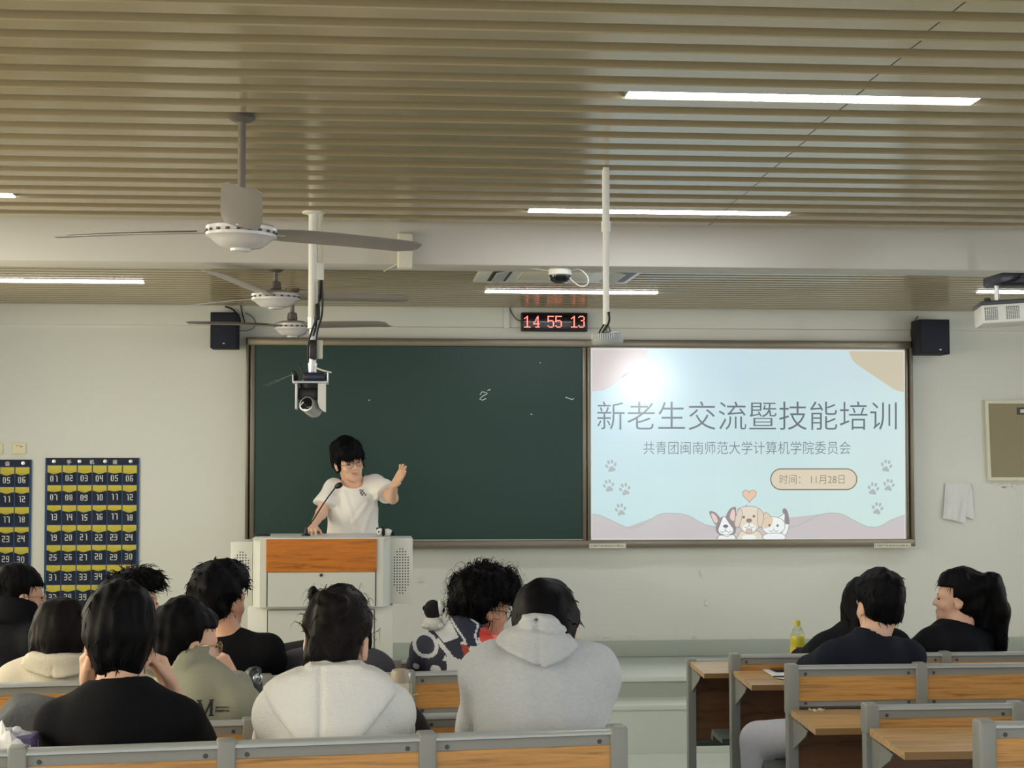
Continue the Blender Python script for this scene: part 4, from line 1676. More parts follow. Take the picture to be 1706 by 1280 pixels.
def bottles():
    # tea bottle on the foremost right desk
    c = on_desk(1329, 1, 7.75)
    h = at(1329, 1034, 7.75).z - c.z
    r = empty('drink_bottle', c, 'clear plastic bottle of yellow tea with yellow cap on the front right desk', 'bottle')
    w = at(1341, 1060, 7.75).x - at(1317, 1060, 7.75).x
    R = w / 2
    glass = mat('bottle_plastic', (250, 252, 250), 0.04, trans=1.0)
    tea = mat('yellow_tea', (226, 216, 60), 0.2)
    MB().lathe([(R * .9, .002), (R, .012), (R, h * .2), (R * .95, h * .22), (R, h * .25), (R, h * .62), (R * .92, h * .7), (R * .6, h * .82), (R * .38, h * .87), (R * .38, h * .92)], c, (0, 0, 1), 28).build('bottle_shell', glass, r)
    MB().lathe([(R * .82, .005), (R * .94, .014), (R * .94, h * .62), (R * .86, h * .685), (.002, h * .686)], c, (0, 0, 1), 24).build('tea', tea, r)
    MB().lathe([(R * .42, h * .885), (R * .42, h * .995), (R * .36, h), (.002, h)], c, (0, 0, 1), 20).build('cap', mat('yellow_cap', (206, 204, 74), .4), r)
    mb = MB()
    mb.mi = 0
    mb.rings([(c + Vector((0, 0, h * .2)), Vector((R * 1.015, 0, 0)), Vector((0, R * 1.015, 0))), (c + Vector((0, 0, h * .47)), Vector((R * 1.015, 0, 0)), Vector((0, R * 1.015, 0)))], 28, cap=False)
    mb.mi = 1
    for dx, dz, sx, sz in ((-.012, .4, .006, .028), (-.002, .38, .004, .036), (-.01, .36, .016, .005), (-.012, .3, .005, .03), (.006, .4, .012, .004), (.01, .34, .004, .044), (.006, .28, .012, .004), (.004, .33, .01, .004)):
        x = c.x + dx * R / .035
        yy = c.y - math.sqrt(max(0, (R * 1.03) ** 2 - (x - c.x) ** 2))
        mb.cbox((x, yy, c.z + h * dz), (sx, .002, sz))
    mb.build('label_wrap', [mat('tea_label', (214, 190, 84), .5), mat('tea_label_ink', (96, 62, 30), .6)], r)
    # beige thermos on the second row desk (left)
    c = on_desk(667, 4, LY(667, 4.86))
    y = c.y
    zt = at(667, 1115, y).z
    h = zt - c.z
    R = (at(683, 1150, y).x - at(651.5, 1150, y).x) / 2
    r = empty('vacuum_flask', c, 'tall cream vacuum flask with greige lid beside the white hooded top', 'flask')
    hb = h - .045 - .012
    MB().lathe([(R * .9, 0), (R * .97, .006), (R * .97, hb - .02), (R * .9, hb), (.002, hb)], c, (0, 0, 1), 32).build('flask_body', mat('cream_enamel', (222, 210, 160), .28), r)
    MB().lathe([(R * .95, hb - .012), (R, hb - .008), (R, hb + .014), (R * .98, hb + .018), (.002, hb + .019)], c, (0, 0, 1), 32).build('collar', mat('pale_collar', (206, 198, 178), .35), r)
    lid = MB().lathe([(R * .99, hb + .018), (R * .99, h - .012), (R * .9, h - .003), (R * .7, h), (.002, h)], c, (0, 0, 1), 32).build('lid', mat('greige_lid', (168, 156, 138), .4), r)
    MB().cbox(c + Vector((R * .92, -.006, h - .024)), (.016, .014, .03), .004).build('latch', M_SILVER, lid)
    MB().tube([c + Vector((R * 1.0, 0, h - .03)), c + Vector((R * 1.12, 0, h - .05)), c + Vector((R * 1.08, 0, hb - .06)), c + Vector((R * 1.0, -.004, hb - .1))], .003, 8, smooth=2).build('carry_loop', mat('pale_collar', (206, 198, 178), .35), r)
    # dark sports bottle with chrome lid
    y = LY(421, 5.74)
    c = on_desk(421, 3, y)
    zt = at(421, 1112, y).z
    h = zt - c.z
    R = .034
    r = empty('sports_bottle', c, 'dark grey sports bottle with flip lid and chrome button between two students', 'bottle')
    MB().lathe([(R * .85, 0), (R * .95, .008), (R * .95, h * .62), (R * .8, h * .72), (.002, h * .72)], c, (0, 0, 1), 28).build('bottle_body', mat('dark_tinted_plastic', (44, 50, 48), .15), r)
    MB().lathe([(R * .98, h * .66), (R * 1.02, h * .68), (R * .98, h * .84), (R * .7, h * .96), (R * .3, h), (.002, h)], c, (0, 0, 1), 28).build('lid', mat('dark_lid', (58, 64, 70), .3), r)
    d = Vector((.6, -.75, .1)).normalized()
    p = c + Vector((0, 0, h * .84)) + d * R * .8
    MB().lathe([(.018, -.004), (.018, .006), (.012, .008), (.012, .004), (.002, .004)], p, d, 22).build('chrome_button', M_SILVER, r)
    mb = MB()
    ring = []
    for i in range(20):
        t = 2 * math.pi * i / 20
        ring.append(c + Vector((0.012 + .016 * math.cos(t), -.02, h * .95 + .014 * math.sin(t))))
    mb.tube(ring, .004, 8, closed=True)
    mb.build('carry_ring', M_DKGREY, r)


bottles()


def small_things():
    # sheet and phone on the right block, fourth row desk
    pz = desk_z(2, 6.8)
    P = [atz(1262, 1117, pz), atz(1318, 1116, pz), atz(1332, 1136, pz), atz(1292, 1131, pz)]
    for q in P:
        q.z = desk_z(2, q.y)
    r = empty('paper_sheet', (P[0] + P[2]) / 2, 'white sheet of paper lying on the desk in front of the navy shirt student', 'paper')
    up = Vector((0, 0, .003))
    mb = MB().prism([p + up for p in P], (0, 0, .0012))
    mb.build('sheet', mat('paper_white', (222, 222, 222), .7), r)
    a = atz(1309, 1120, pz + .005)
    a.z = desk_z(2, a.y)
    pz = a.z
    r = empty('smartphone', (a.x, a.y, pz + .006), 'black smartphone lying on the white sheet on the right desk', 'phone')
    M = Matrix.Translation((a.x, a.y, pz + .0045)) @ Matrix.Rotation(.1, 4, 'Z')
    MB().box((-.06, -.038, 0), (.09, .038, .008), .004, 2, M).build('phone_body', M_BLACK, r)
    MB().box((-.056, -.034, .0078), (.086, .034, .0086), 0, 1, M).build('screen', mat('phone_glass', (10, 12, 14), .06), r)
    b = atz(1300, 1130, pz)
    r = empty('pen', (b.x, b.y, pz + .006), 'green pen lying beside the phone on the right desk', 'pen')
    MB().cyl((b.x - .03, b.y, pz + .0065), (b.x + .09, b.y - .01, pz + .0065), .004, None, 10).build('pen_barrel', mat('green_pen', (60, 92, 76), .35), r)
    MB().cyl((b.x + .09, b.y - .01, pz + .0065), (b.x + .105, b.y - .011, pz + .0065), .004, .001, 10).build('pen_tip', M_SILVER, r)
    # crumpled tissue strip on the third row desk
    pz = desk_z(3, 5.85)
    pts = [atz(x, y, pz + .004) for x, y in ((1348, 1184), (1356, 1185.5), (1364, 1184.2), (1374, 1183.6))]
    r = empty('tissue_scrap', pts[1], 'thin crumpled scrap of yellowish paper on the third right desk', 'paper')

    def fn(u, v):
        i = min(2, int(u * 3))
        t = u * 3 - i
        p = pts[i] * (1 - t) + pts[i + 1] * t
        return p + Vector((0, (v - .5) * .03, .004 * math.sin(u * 17 + v * 3) + .006 * math.sin(v * 3.1)))
    mb = MB().grid(fn, 12, 4)
    bmesh.ops.solidify(mb.bm, geom=list(mb.bm.faces), thickness=.001)
    mb.build('scrap', mat('cream_tissue', (216, 200, 160), .8), r)
    # black pouch beside the thermos
    y = LY(690, 4.95)
    c = on_desk(690, 4, y)
    r = empty('black_pouch', c, 'black cloth pouch on the desk right of the cream flask', 'bag')
    zt = at(690, 1150, y).z

    def fn(u, v):
        t = (u - .5) * 2
        w = .055
        hh = (zt - c.z) * (1 - .55 * (u)) * math.sin(math.pi * min(1, max(0, v))) ** .6
        return (c.x + t * w, c.y + (v - .5) * .09, c.z + .001 + hh * (1 - abs(t) ** 3 * .5))
    mb = MB().grid(fn, 12, 12)
    bmesh.ops.solidify(mb.bm, geom=list(mb.bm.faces), thickness=.004)
    mb.build('pouch_body', mat('black_cloth', (14, 14, 16), .8), r)
    a = at(691, 1158, y - .05)
    MB().tube([a + Vector((-.008, 0, -.006)), a, a + Vector((.008, -.004, .002))], .003, 8).build('zip_pull', mat('brass', (200, 170, 110), .35, metal=.6), r)
    # dark folded jacket on the second row desk at far left
    y = LY(55, 4.87)
    c = on_desk(55, 4, y)
    r = empty('folded_jacket', c, 'charcoal folded jacket lying on the desk at the left edge', 'jacket')
    m = mat('charcoal_cloth', (66, 70, 74), .8, bump=.3, bscale=90)
    xa, xb = at(-40, 1190, y).x, at(150, 1190, y).x
    H = at(60, 1166, y).z - c.z
    for nm, z0, z1, dx in (('lower_fold', 0, .5, 0), ('upper_fold', .45, 1.0, .03)):
        def fn(u, v, z0=z0, z1=z1, dx=dx):
            t = (v - .5) * 2
            ph = math.sqrt(max(0, 1 - t ** 4))
            prof = min(1, u * 4) ** .5 * min(1, (1 - u) * 5) ** .5
            z = c.z + H * (z0 + (z1 - z0) * ph * prof * (1 - .12 * math.sin(u * 7 + v * 3)))
            return (xa + dx + (xb - xa - dx) * u + .012 * math.sin(v * 6), y - .11 + .24 * v, z)
        mb = MB().grid(fn, 26, 14)
        bmesh.ops.solidify(mb.bm, geom=list(mb.bm.faces), thickness=.006)
        mb.build(nm, m, r)
    a = at(2, 1195, y - .13)
    # white plastic bag with purple side, on the nearest row's seat
    y = LY(0, ROWY[5] + .2)
    z0 = SEATZ[5] - .01
    xa, xb = at(-60, 1230, y).x, at(56, 1230, y).x
    zt = at(20, 1217, y).z
    r = empty('plastic_bag', ((xa + xb) / 2, y, z0), 'crumpled white plastic bag standing on the nearest left seat', 'bag')
    wm = mat('white_plastic_film', (232, 232, 234), .35, bump=.5, bscale=40)
    cx = (xa + xb) / 2
    rn = random.Random(3)
    ks = [(rn.uniform(2, 9), rn.uniform(2, 9), rn.uniform(0, 6), rn.uniform(.3, 1)) for _ in range(9)]

    def fn(u, v):
        t = 2 * math.pi * u
        n = sum(a * math.sin(k1 * t // 1 * 0 + round(k1) * t + round(k2) * v * 3 + p) for k1, k2, p, a in ks) * .008
        rr = (1 - .0 * v) * (1 if v < .8 else 1 - .75 * ((v - .8) / .2) ** 1.4)
        w = (xb - xa) / 2
        return (cx + (w * rr + n) * math.cos(t), y + (.12 * rr + n) * math.sin(t), z0 + .002 + (zt - z0) * v + n * 1.3 * v)
    MB().grid(fn, 48, 22).build('bag_film', wm, r)
    mb = MB()
    for px, py in ((28, 1217), (12, 1219), (4, 1217)):
        mb.sphere(at(px, py, y - .02), (.012, .012, .01), 12, 8)
    mb.build('knot', wm, r)
    y2 = y + .03
    p0 = at(46, 1235, y2)
    r2 = empty('purple_box', (p0.x + .02, y2, z0), 'purple carton beside the white plastic bag, next to the black shirt', 'box')
    zz = at(52, 1224, y2).z
    MB().box((p0.x - .03, y2 - .05, z0 + .003), (at(59, 1235, y2).x, y2 + .06, zz), .008).build('carton', mat('purple_card', (112, 98, 142), .55), r2)
    # dark bag and cloth on the front left desk
    y = LY(470, 7.8)
    c = on_desk(470, 1, y)
    r = empty('dark_bag', c, 'black slouched bag on the front left desk, before the lectern', 'bag')
    xa, xb = at(434, 1080, y).x, at(520, 1080, y).x

    def fn(u, v):
        t = (v - .5) * 2
        px = 434 + 86 * u
        top = 1090 - 16 * min(1, u * 2.2) - 10 * max(0, u - .35) / .65
        hz = at(px, top, y).z - c.z
        return (xa + (xb - xa) * u, y + .1 * t, c.z + .001 + hz * max(0, 1 - abs(t) ** 2.5) * (1 if .02 < u < .98 else .3))
    mb = MB().grid(fn, 22, 12)
    bmesh.ops.solidify(mb.bm, geom=list(mb.bm.faces), thickness=.004)
    mb.build('bag_body', mat('black_cloth', (14, 14, 16), .8), r)
    MB().tube([at(436, 1082, y - .06), at(444, 1076, y - .08), at(452, 1075, y - .08), at(460, 1079, y - .06)], .01, 8, smooth=2).build('strap', mat('grey_strap', (70, 72, 68), .7), r)


small_things()

# ------------------------------------------------------------------ people: smooth distance fields turned into skins
def V3(*a):
    return np.array(a, dtype=np.float32)


def smin(a, b, k):
    h = np.clip(.5 + .5 * (b - a) / k, 0, 1)
    return b + (a - b) * h - k * h * (1 - h)


def smax(a, b, k):
    return -smin(-a, -b, k)


def seg(P, a, b, ra, rb, n=None, s=1.0):
    """tapered limb; n, s: flattened s times along n"""
    a = np.asarray(a, np.float32)
    b = np.asarray(b, np.float32)
    ab = b - a
    d = P - a
    t = np.clip((d @ ab) / max(1e-9, float(ab @ ab)), 0, 1)
    e = d - t[..., None] * ab
    if n is not None:
        n = np.asarray(n, np.float32)
        e = e + (e @ n)[..., None] * n * (s - 1)
    return np.sqrt((e * e).sum(-1)) - (ra + (rb - ra) * t)


def ell(P, c, r, R=None):
    d = P - np.asarray(c, np.float32)
    if R is not None:
        d = d @ R
    r = np.asarray(r, np.float32)
    k0 = np.sqrt(((d / r) ** 2).sum(-1))
    k1 = np.sqrt(((d / (r * r)) ** 2).sum(-1)) + 1e-9
    return k0 * (k0 - 1) / k1


def wob(P, f, amp, seed=0, n=7):
    rs = np.random.RandomState(seed)
    out = 0
    for i in range(n):
        k = rs.normal(size=3).astype(np.float32)
        k *= f * (0.6 + .8 * rs.rand()) / np.linalg.norm(k)
        out = out + np.sin(P @ k + rs.rand() * 6.28)
    return out * (amp / n ** .5)


def axis(lo, hi, h, fine=()):
    out = [lo]
    while out[-1] < hi:
        x = out[-1]
        st = h
        for a, b, hf in fine:
            if a - h < x < b:
                st = min(st, hf)
        out.append(x + st)
    return np.array(out, np.float32)


def surface(fn, xs, ys, zs):
    X, Y, Z = np.meshgrid(xs, ys, zs, indexing='ij')
    P = np.stack([X, Y, Z], -1)
    V = fn(P).astype(np.float32)
    V[0], V[-1], V[:, 0], V[:, -1], V[:, :, 0], V[:, :, -1] = [np.maximum(q, 1e-3) for q in (V[0], V[-1], V[:, 0], V[:, -1], V[:, :, 0], V[:, :, -1])]
    S = V < 0
    nx, ny, nz = V.shape
    c = np.zeros((nx - 1, ny - 1, nz - 1), np.int8)
    for i in (0, 1):
        for j in (0, 1):
            for k in (0, 1):
                c += S[i:nx - 1 + i, j:ny - 1 + j, k:nz - 1 + k]
    act = (c > 0) & (c < 8)
    idx = np.argwhere(act)
    vid = -np.ones(act.shape, np.int64)
    vid[act] = np.arange(len(idx))
    acc = np.zeros((len(idx), 3))
    cnt = np.zeros(len(idx))
    cr = [(i, j, k) for i in (0, 1) for j in (0, 1) for k in (0, 1)]
    for a in cr:
        for ax in range(3):
            if a[ax]:
                continue
            b = list(a)
            b[ax] = 1
            ia = idx + np.array(a)
            ib = idx + np.array(b)
            va = V[ia[:, 0], ia[:, 1], ia[:, 2]]
            vb = V[ib[:, 0], ib[:, 1], ib[:, 2]]
            m = (va < 0) != (vb < 0)
            t = np.where(m, va / np.where(m, va - vb, 1), 0)
            pa = P[ia[:, 0], ia[:, 1], ia[:, 2]]
            pb = P[ib[:, 0], ib[:, 1], ib[:, 2]]
            acc += (pa + t[:, None] * (pb - pa)) * m[:, None]
            cnt += m
    verts = acc / np.maximum(cnt, 1)[:, None]
    faces = []
    for ax in range(3):
        A = np.moveaxis(S, ax, 0)
        W = np.moveaxis(vid, ax, 0)
        if ax == 1:
            A = np.swapaxes(A, 1, 2)
            W = np.swapaxes(W, 1, 2)
        e = np.argwhere(A[:-1, 1:-1, 1:-1] != A[1:, 1:-1, 1:-1])
        if not len(e):
            continue
        i, j, k = e[:, 0], e[:, 1] + 1, e[:, 2] + 1
        ins = A[i, j, k]
        q = np.stack([W[i, j - 1, k - 1], W[i, j, k - 1], W[i, j, k], W[i, j - 1, k]], 1)
        q[~ins] = q[~ins][:, ::-1]
        faces.append(q)
    F = np.concatenate(faces)
    return verts, F


def mesh_from(name, v, f, mats, parent, mi=None, smooth=True):
    me = bpy.data.meshes.new(name)
    me.vertices.add(len(v))
    me.vertices.foreach_set('co', np.asarray(v, np.float64).ravel())
    f = np.asarray(f)
    k = f.shape[1]
    me.loops.add(f.size)
    me.loops.foreach_set('vertex_index', f.ravel().astype(np.int32))
    me.polygons.add(len(f))
    me.polygons.foreach_set('loop_start', (np.arange(len(f)) * k).astype(np.int32))
    me.polygons.foreach_set('loop_total', np.full(len(f), k, np.int32))
    for m in mats:
        me.materials.append(m)
    if mi is not None:
        me.polygons.foreach_set('material_index', mi.astype(np.int32))
    me.polygons.foreach_set('use_smooth', [smooth] * len(f))
    me.update(calc_edges=True)
    me.validate()
    return link_mesh(name, me, parent)


def skin_mat(name, rgb):
    m = mat(name, rgb, .5, vary=.05, vscale=25)
    b = m.node_tree.nodes['Principled BSDF']
    b.inputs['Subsurface Weight'].default_value = .12
    b.inputs['Subsurface Radius'].default_value = (.012, .005, .003)
    return m


M_SKIN = skin_mat('skin', (224, 182, 156))
M_SKIN2 = skin_mat('skin_deep', (204, 154, 126))
M_HAIR = mat('black_hair', (6, 6, 9), .55, spec=.1)
M_HAIRB = mat('dark_brown_hair', (19, 15, 14), .55, spec=.12)
M_LIP = mat('lip_skin', (204, 138, 122), .45)
M_TEETH = mat('teeth_enamel', (236, 230, 220), .25)
M_EYE = mat('eye_dark', (30, 22, 20), .1)
M_SPEC = mat('spectacle_metal', (120, 112, 104), .25, metal=.8)
M_SPECG = mat('spectacle_gold', (200, 168, 120), .25, metal=.8)
M_LENS = mat('spectacle_glass', (248, 250, 250), .02, trans=1.0, alpha=.25)
M_TROUSER = mat('dark_trouser_cloth', (34, 36, 44), .85, bump=.2, bscale=200)
M_SHOE = mat('shoe_rubber', (40, 40, 42), .6)


def rotm(yaw, pitch, roll):
    """columns: right, front, up of a head that looks along +Y at rest; yaw turns it to the right"""
    return np.array(Matrix.Rotation(-math.radians(yaw), 3, 'Z') @ Matrix.Rotation(math.radians(pitch), 3, 'X') @ Matrix.Rotation(math.radians(roll), 3, 'Y'), dtype=np.float32)


def head_field(P, c, R, s, smile=0.0):
    L = ((P - c) @ R) / s
    f = ell(L, (0, -.012, .034), (.075, .094, .088))
    f = smin(f, ell(L, (0, .03, -.03), (.063, .062, .082)), .03)
    f = smin(f, ell(L, (0, .05, -.082), (.044, .042, .034)), .03)
    f = smin(f, seg(L, (-.04, .07, .012), (.04, .07, .012), .014, .014), .02)
    f = smin(f, seg(L, (-.046, .058, -.036), (-.03, .076, -.03), .016, .016), .02)
    f = smin(f, seg(L, (.046, .058, -.036), (.03, .076, -.03), .016, .016), .02)
    f = smax(f, -ell(L, (-.031, .094, -.006), (.016, .012, .009)), .012)
    f = smax(f, -ell(L, (.031, .094, -.006), (.016, .012, .009)), .012)
    f = smin(f, seg(L, (0, .088, .004), (0, .106, -.03), .007, .0105), .010)
    f = smin(f, seg(L, (-.012, .093, -.036), (.012, .093, -.036), .008, .008), .006)
    f = smin(f, ell(L, (0, .090, -.062), (.024, .010, .006)), .008)
    f = smin(f, ell(L, (0, .088, -.073), (.020, .010, .006)), .008)
    if smile:
        for sx in (-1, 1):
            f = smax(f, -seg(L, (0, .102, -.069), (sx * .021, .09, -.060), .0072, .003), .003)
    f = smin(f, ell(L, (0, .078, -.104), (.018, .016, .014)), .02)
    for sx in (-1, 1):
        e = ell(L, (sx * .079, -.006, -.012), (.010, .021, .033))
        e = smax(e, -ell(L, (sx * .088, -.002, -.008), (.007, .011, .018)), .004)
        e = smin(e, ell(L, (sx * .079, .002, -.038), (.007, .008, .009)), .006)
        f = smin(f, e, .006)
    return f * s


def hand_segs(w, f, n, side, curl=(.25, .25, .28, .3), s=1.0, spread=.06, thumb=(.75, .6, .25)):
    """w wrist, f direction of the fingers, n direction the palm faces, side +1: thumb on the f x n side"""
    f = np.asarray(f, float) / np.linalg.norm(f)
    n = np.asarray(n, float)
    n = n - f * (n @ f)
    n /= np.linalg.norm(n)
    l = np.cross(f, n) * side
    w = np.asarray(w, float)
    palm, fing = [], []
    for i, off in enumerate((.030, .010, -.010, -.028)):
        b = w + f * .008 * s + l * off * .55 * s
        k = w + f * (.086 - .006 * abs(i - 1)) * s + l * off * s
        palm.append((b, k, .013 * s, .0115 * s))
        L = (.070, .078, .073, .057)[i] * s
        c = curl[i] if hasattr(curl, '__len__') else curl
        ang = c * .8
        p = k
        sp = spread * (1.5 - i)
        for q, fr in enumerate((.45, .3, .25)):
            d = f * math.cos(ang) + n * math.sin(ang) + l * sp * math.cos(ang)
            d /= np.linalg.norm(d)
            e = p + d * L * fr
            r0 = (.0095, .0085, .0078)[q] * s
            fing.append((p, e, r0, r0 * .92))
            p = e
            ang += c * (1.1 if q == 0 else .8)
    tb = w + f * .022 * s + l * .022 * s + n * .004 * s
    d = f * thumb[0] + l * thumb[1] + n * thumb[2]
    d /= np.linalg.norm(d)
    e = tb + d * .042 * s
    palm.append((tb, e, .013 * s, .0105 * s))
    d2 = d * .75 + f * .45 + n * .1
    d2 /= np.linalg.norm(d2)
    fing.append((e, e + d2 * .034 * s, .0102 * s, .0085 * s))
    return palm, fing


def hand_field(P, H):
    palm, fing = H
    f = None
    for a, b, ra, rb in palm:
        q = seg(P, a, b, ra, rb)
        f = q if f is None else smin(f, q, .012)
    g = None
    for a, b, ra, rb in fing:
        q = seg(P, a, b, ra, rb)
        g = q if g is None else np.minimum(g, q)
    return smin(f, g, .004)


def tufts(v, f, n, L, w, R, c, seed, up=0.0, out=.5, zmin=None, curl=0.0, yfront=None):
    """tapered locks rooted on a hair surface"""
    rn = np.random.RandomState(seed)
    v = np.asarray(v)
    q = f[rn.randint(0, len(f), n)]
    a = v[q].mean(1)
    nrm = np.cross(v[q[:, 1]] - v[q[:, 0]], v[q[:, 2]] - v[q[:, 0]])
    nrm /= np.linalg.norm(nrm, axis=1)[:, None] + 1e-12
    Ru = R[:, 2]
    crown = c + R @ V3(0, -.05, .12)
    fl = a - crown
    fl -= (fl * nrm).sum(1)[:, None] * nrm
    fl /= np.linalg.norm(fl, axis=1)[:, None] + 1e-9
    fl = fl + rn.normal(size=fl.shape) * .35
    d = fl * (1 - out) + nrm * out + np.array([0, 0, up])
    d /= np.linalg.norm(d, axis=1)[:, None]
    sd = np.cross(d, nrm)
    sd /= np.linalg.norm(sd, axis=1)[:, None] + 1e-9
    ln = L * rn.uniform(.5, 1.3, n)
    V, F = [], []
    for i in range(n):
        b = len(V)
        p = a[i] - nrm[i] * .006
        dd = d[i]
        ph = rn.rand() * 6.28
        for k in range(7):
            t = k / 6
            ww = w * (1 - t) ** .7 * (1 if k < 6 else 0.02)
            bend = -nrm[i] * .25 * t * t * ln[i] + np.array([0, 0, -.25 * t * t * ln[i]]) + curl * ln[i] * .3 * (sd[i] * math.sin(ph + t * 5) + np.array([0, 0, 1]) * math.cos(ph + t * 5))
            o = p + dd * ln[i] * t + bend
            for s_ in range(3):
                an = s_ * 2.094
                V.append(o + sd[i] * ww * math.cos(an) + nrm[i] * ww * .6 * math.sin(an))
        for k in range(6):
            for s_ in range(3):
                j = (s_ + 1) % 3
                F.append((b + k * 3 + s_, b + k * 3 + j, b + k * 3 + 3 + j, b + k * 3 + 3 + s_))
    return np.array(V), np.array(F)


def hair_field(P, c, R, s, st):
    L = ((P - c) @ R) / s
    vol = st.get('vol', 1.0)
    h = ell(L, (0, -.016, .044), (.089 * vol, .108 * vol, .097 * vol))
    h = smin(h, ell(L, (0, -.05, -.02), (.074 * vol, .062 * vol, .07)), .03)
    if st.get('big'):
        bx, by, bz, r = st['big']
        h = smin(h, ell(L, (bx, by, bz), (r, r * 1.05, r)), .04)
    fr = st.get('fringe', .045)       # height of the hairline over the face
    zb = st.get('nape', -.085)
    h = h + wob(L, 70, st.get('wave', .0035), st['seed']) + wob(L * V3(1, 1, .35), 170, st.get('fine', .0022), st['seed'] + 5)
    h = smax(h, -np.maximum(st.get('side', .030) - L[..., 1] - .0 * L[..., 2], L[..., 2] - fr), .012)
    # around the ears
    if st.get('ears', True):
        for sx in (-1, 1):
            h = smax(h, -ell(L, (sx * .088, .012, -.035), (.03, .036, .046)), .008)
    h = smax(h, zb + .25 * np.maximum(L[..., 1], -.05) - L[..., 2] + 0.012, .012)
    for a, b, ra, rb, k in st.get('locks', ()):
        q = seg(L, a, b, ra, rb) + wob(L * V3(1, 1, .3), 190, .003, st['seed'] + 9)
        h = smin(h, q, k)
    return h * s


def spectacles(c, R, s, parent, m, dark=False):
    c = np.array(c)
    W = lambda x, y, z: Vector(c + R @ (V3(x, y, z) * s))
    r = None
    mb = MB()
    for sx in (-1, 1):
        mb.tube([W(sx * .033 + .024 * math.cos(t), .103 - abs(.4 * (sx * .033 + .024 * math.cos(t))) * .25, -.008 + .019 * math.sin(t)) for t in [2 * math.pi * i / 20 for i in range(20)]], .0012, 6, closed=True)
        mb.tube([W(sx * .057, .098, -.002), W(sx * .074, .075, 0), W(sx * .083, .0, -.002), W(sx * .082, -.014, -.012)], .0015, 6)
    mb.tube([W(-.009, .103, -.004), W(0, .106, -.001), W(.009, .103, -.004)], .0015, 6)
    r = mb.build('glasses', m, parent)
    for sx in (-1, 1):
        pts = [W(sx * .033 + .0235 * math.cos(t), .1025 - abs(.4 * (sx * .033 + .024 * math.cos(t))) * .25, -.008 + .0185 * math.sin(t)) for t in [2 * math.pi * i / 20 for i in range(20)]]
        MB().prism(pts, Vector(R @ V3(0, .001, 0))).build('lens', M_LENS, r)
    return r


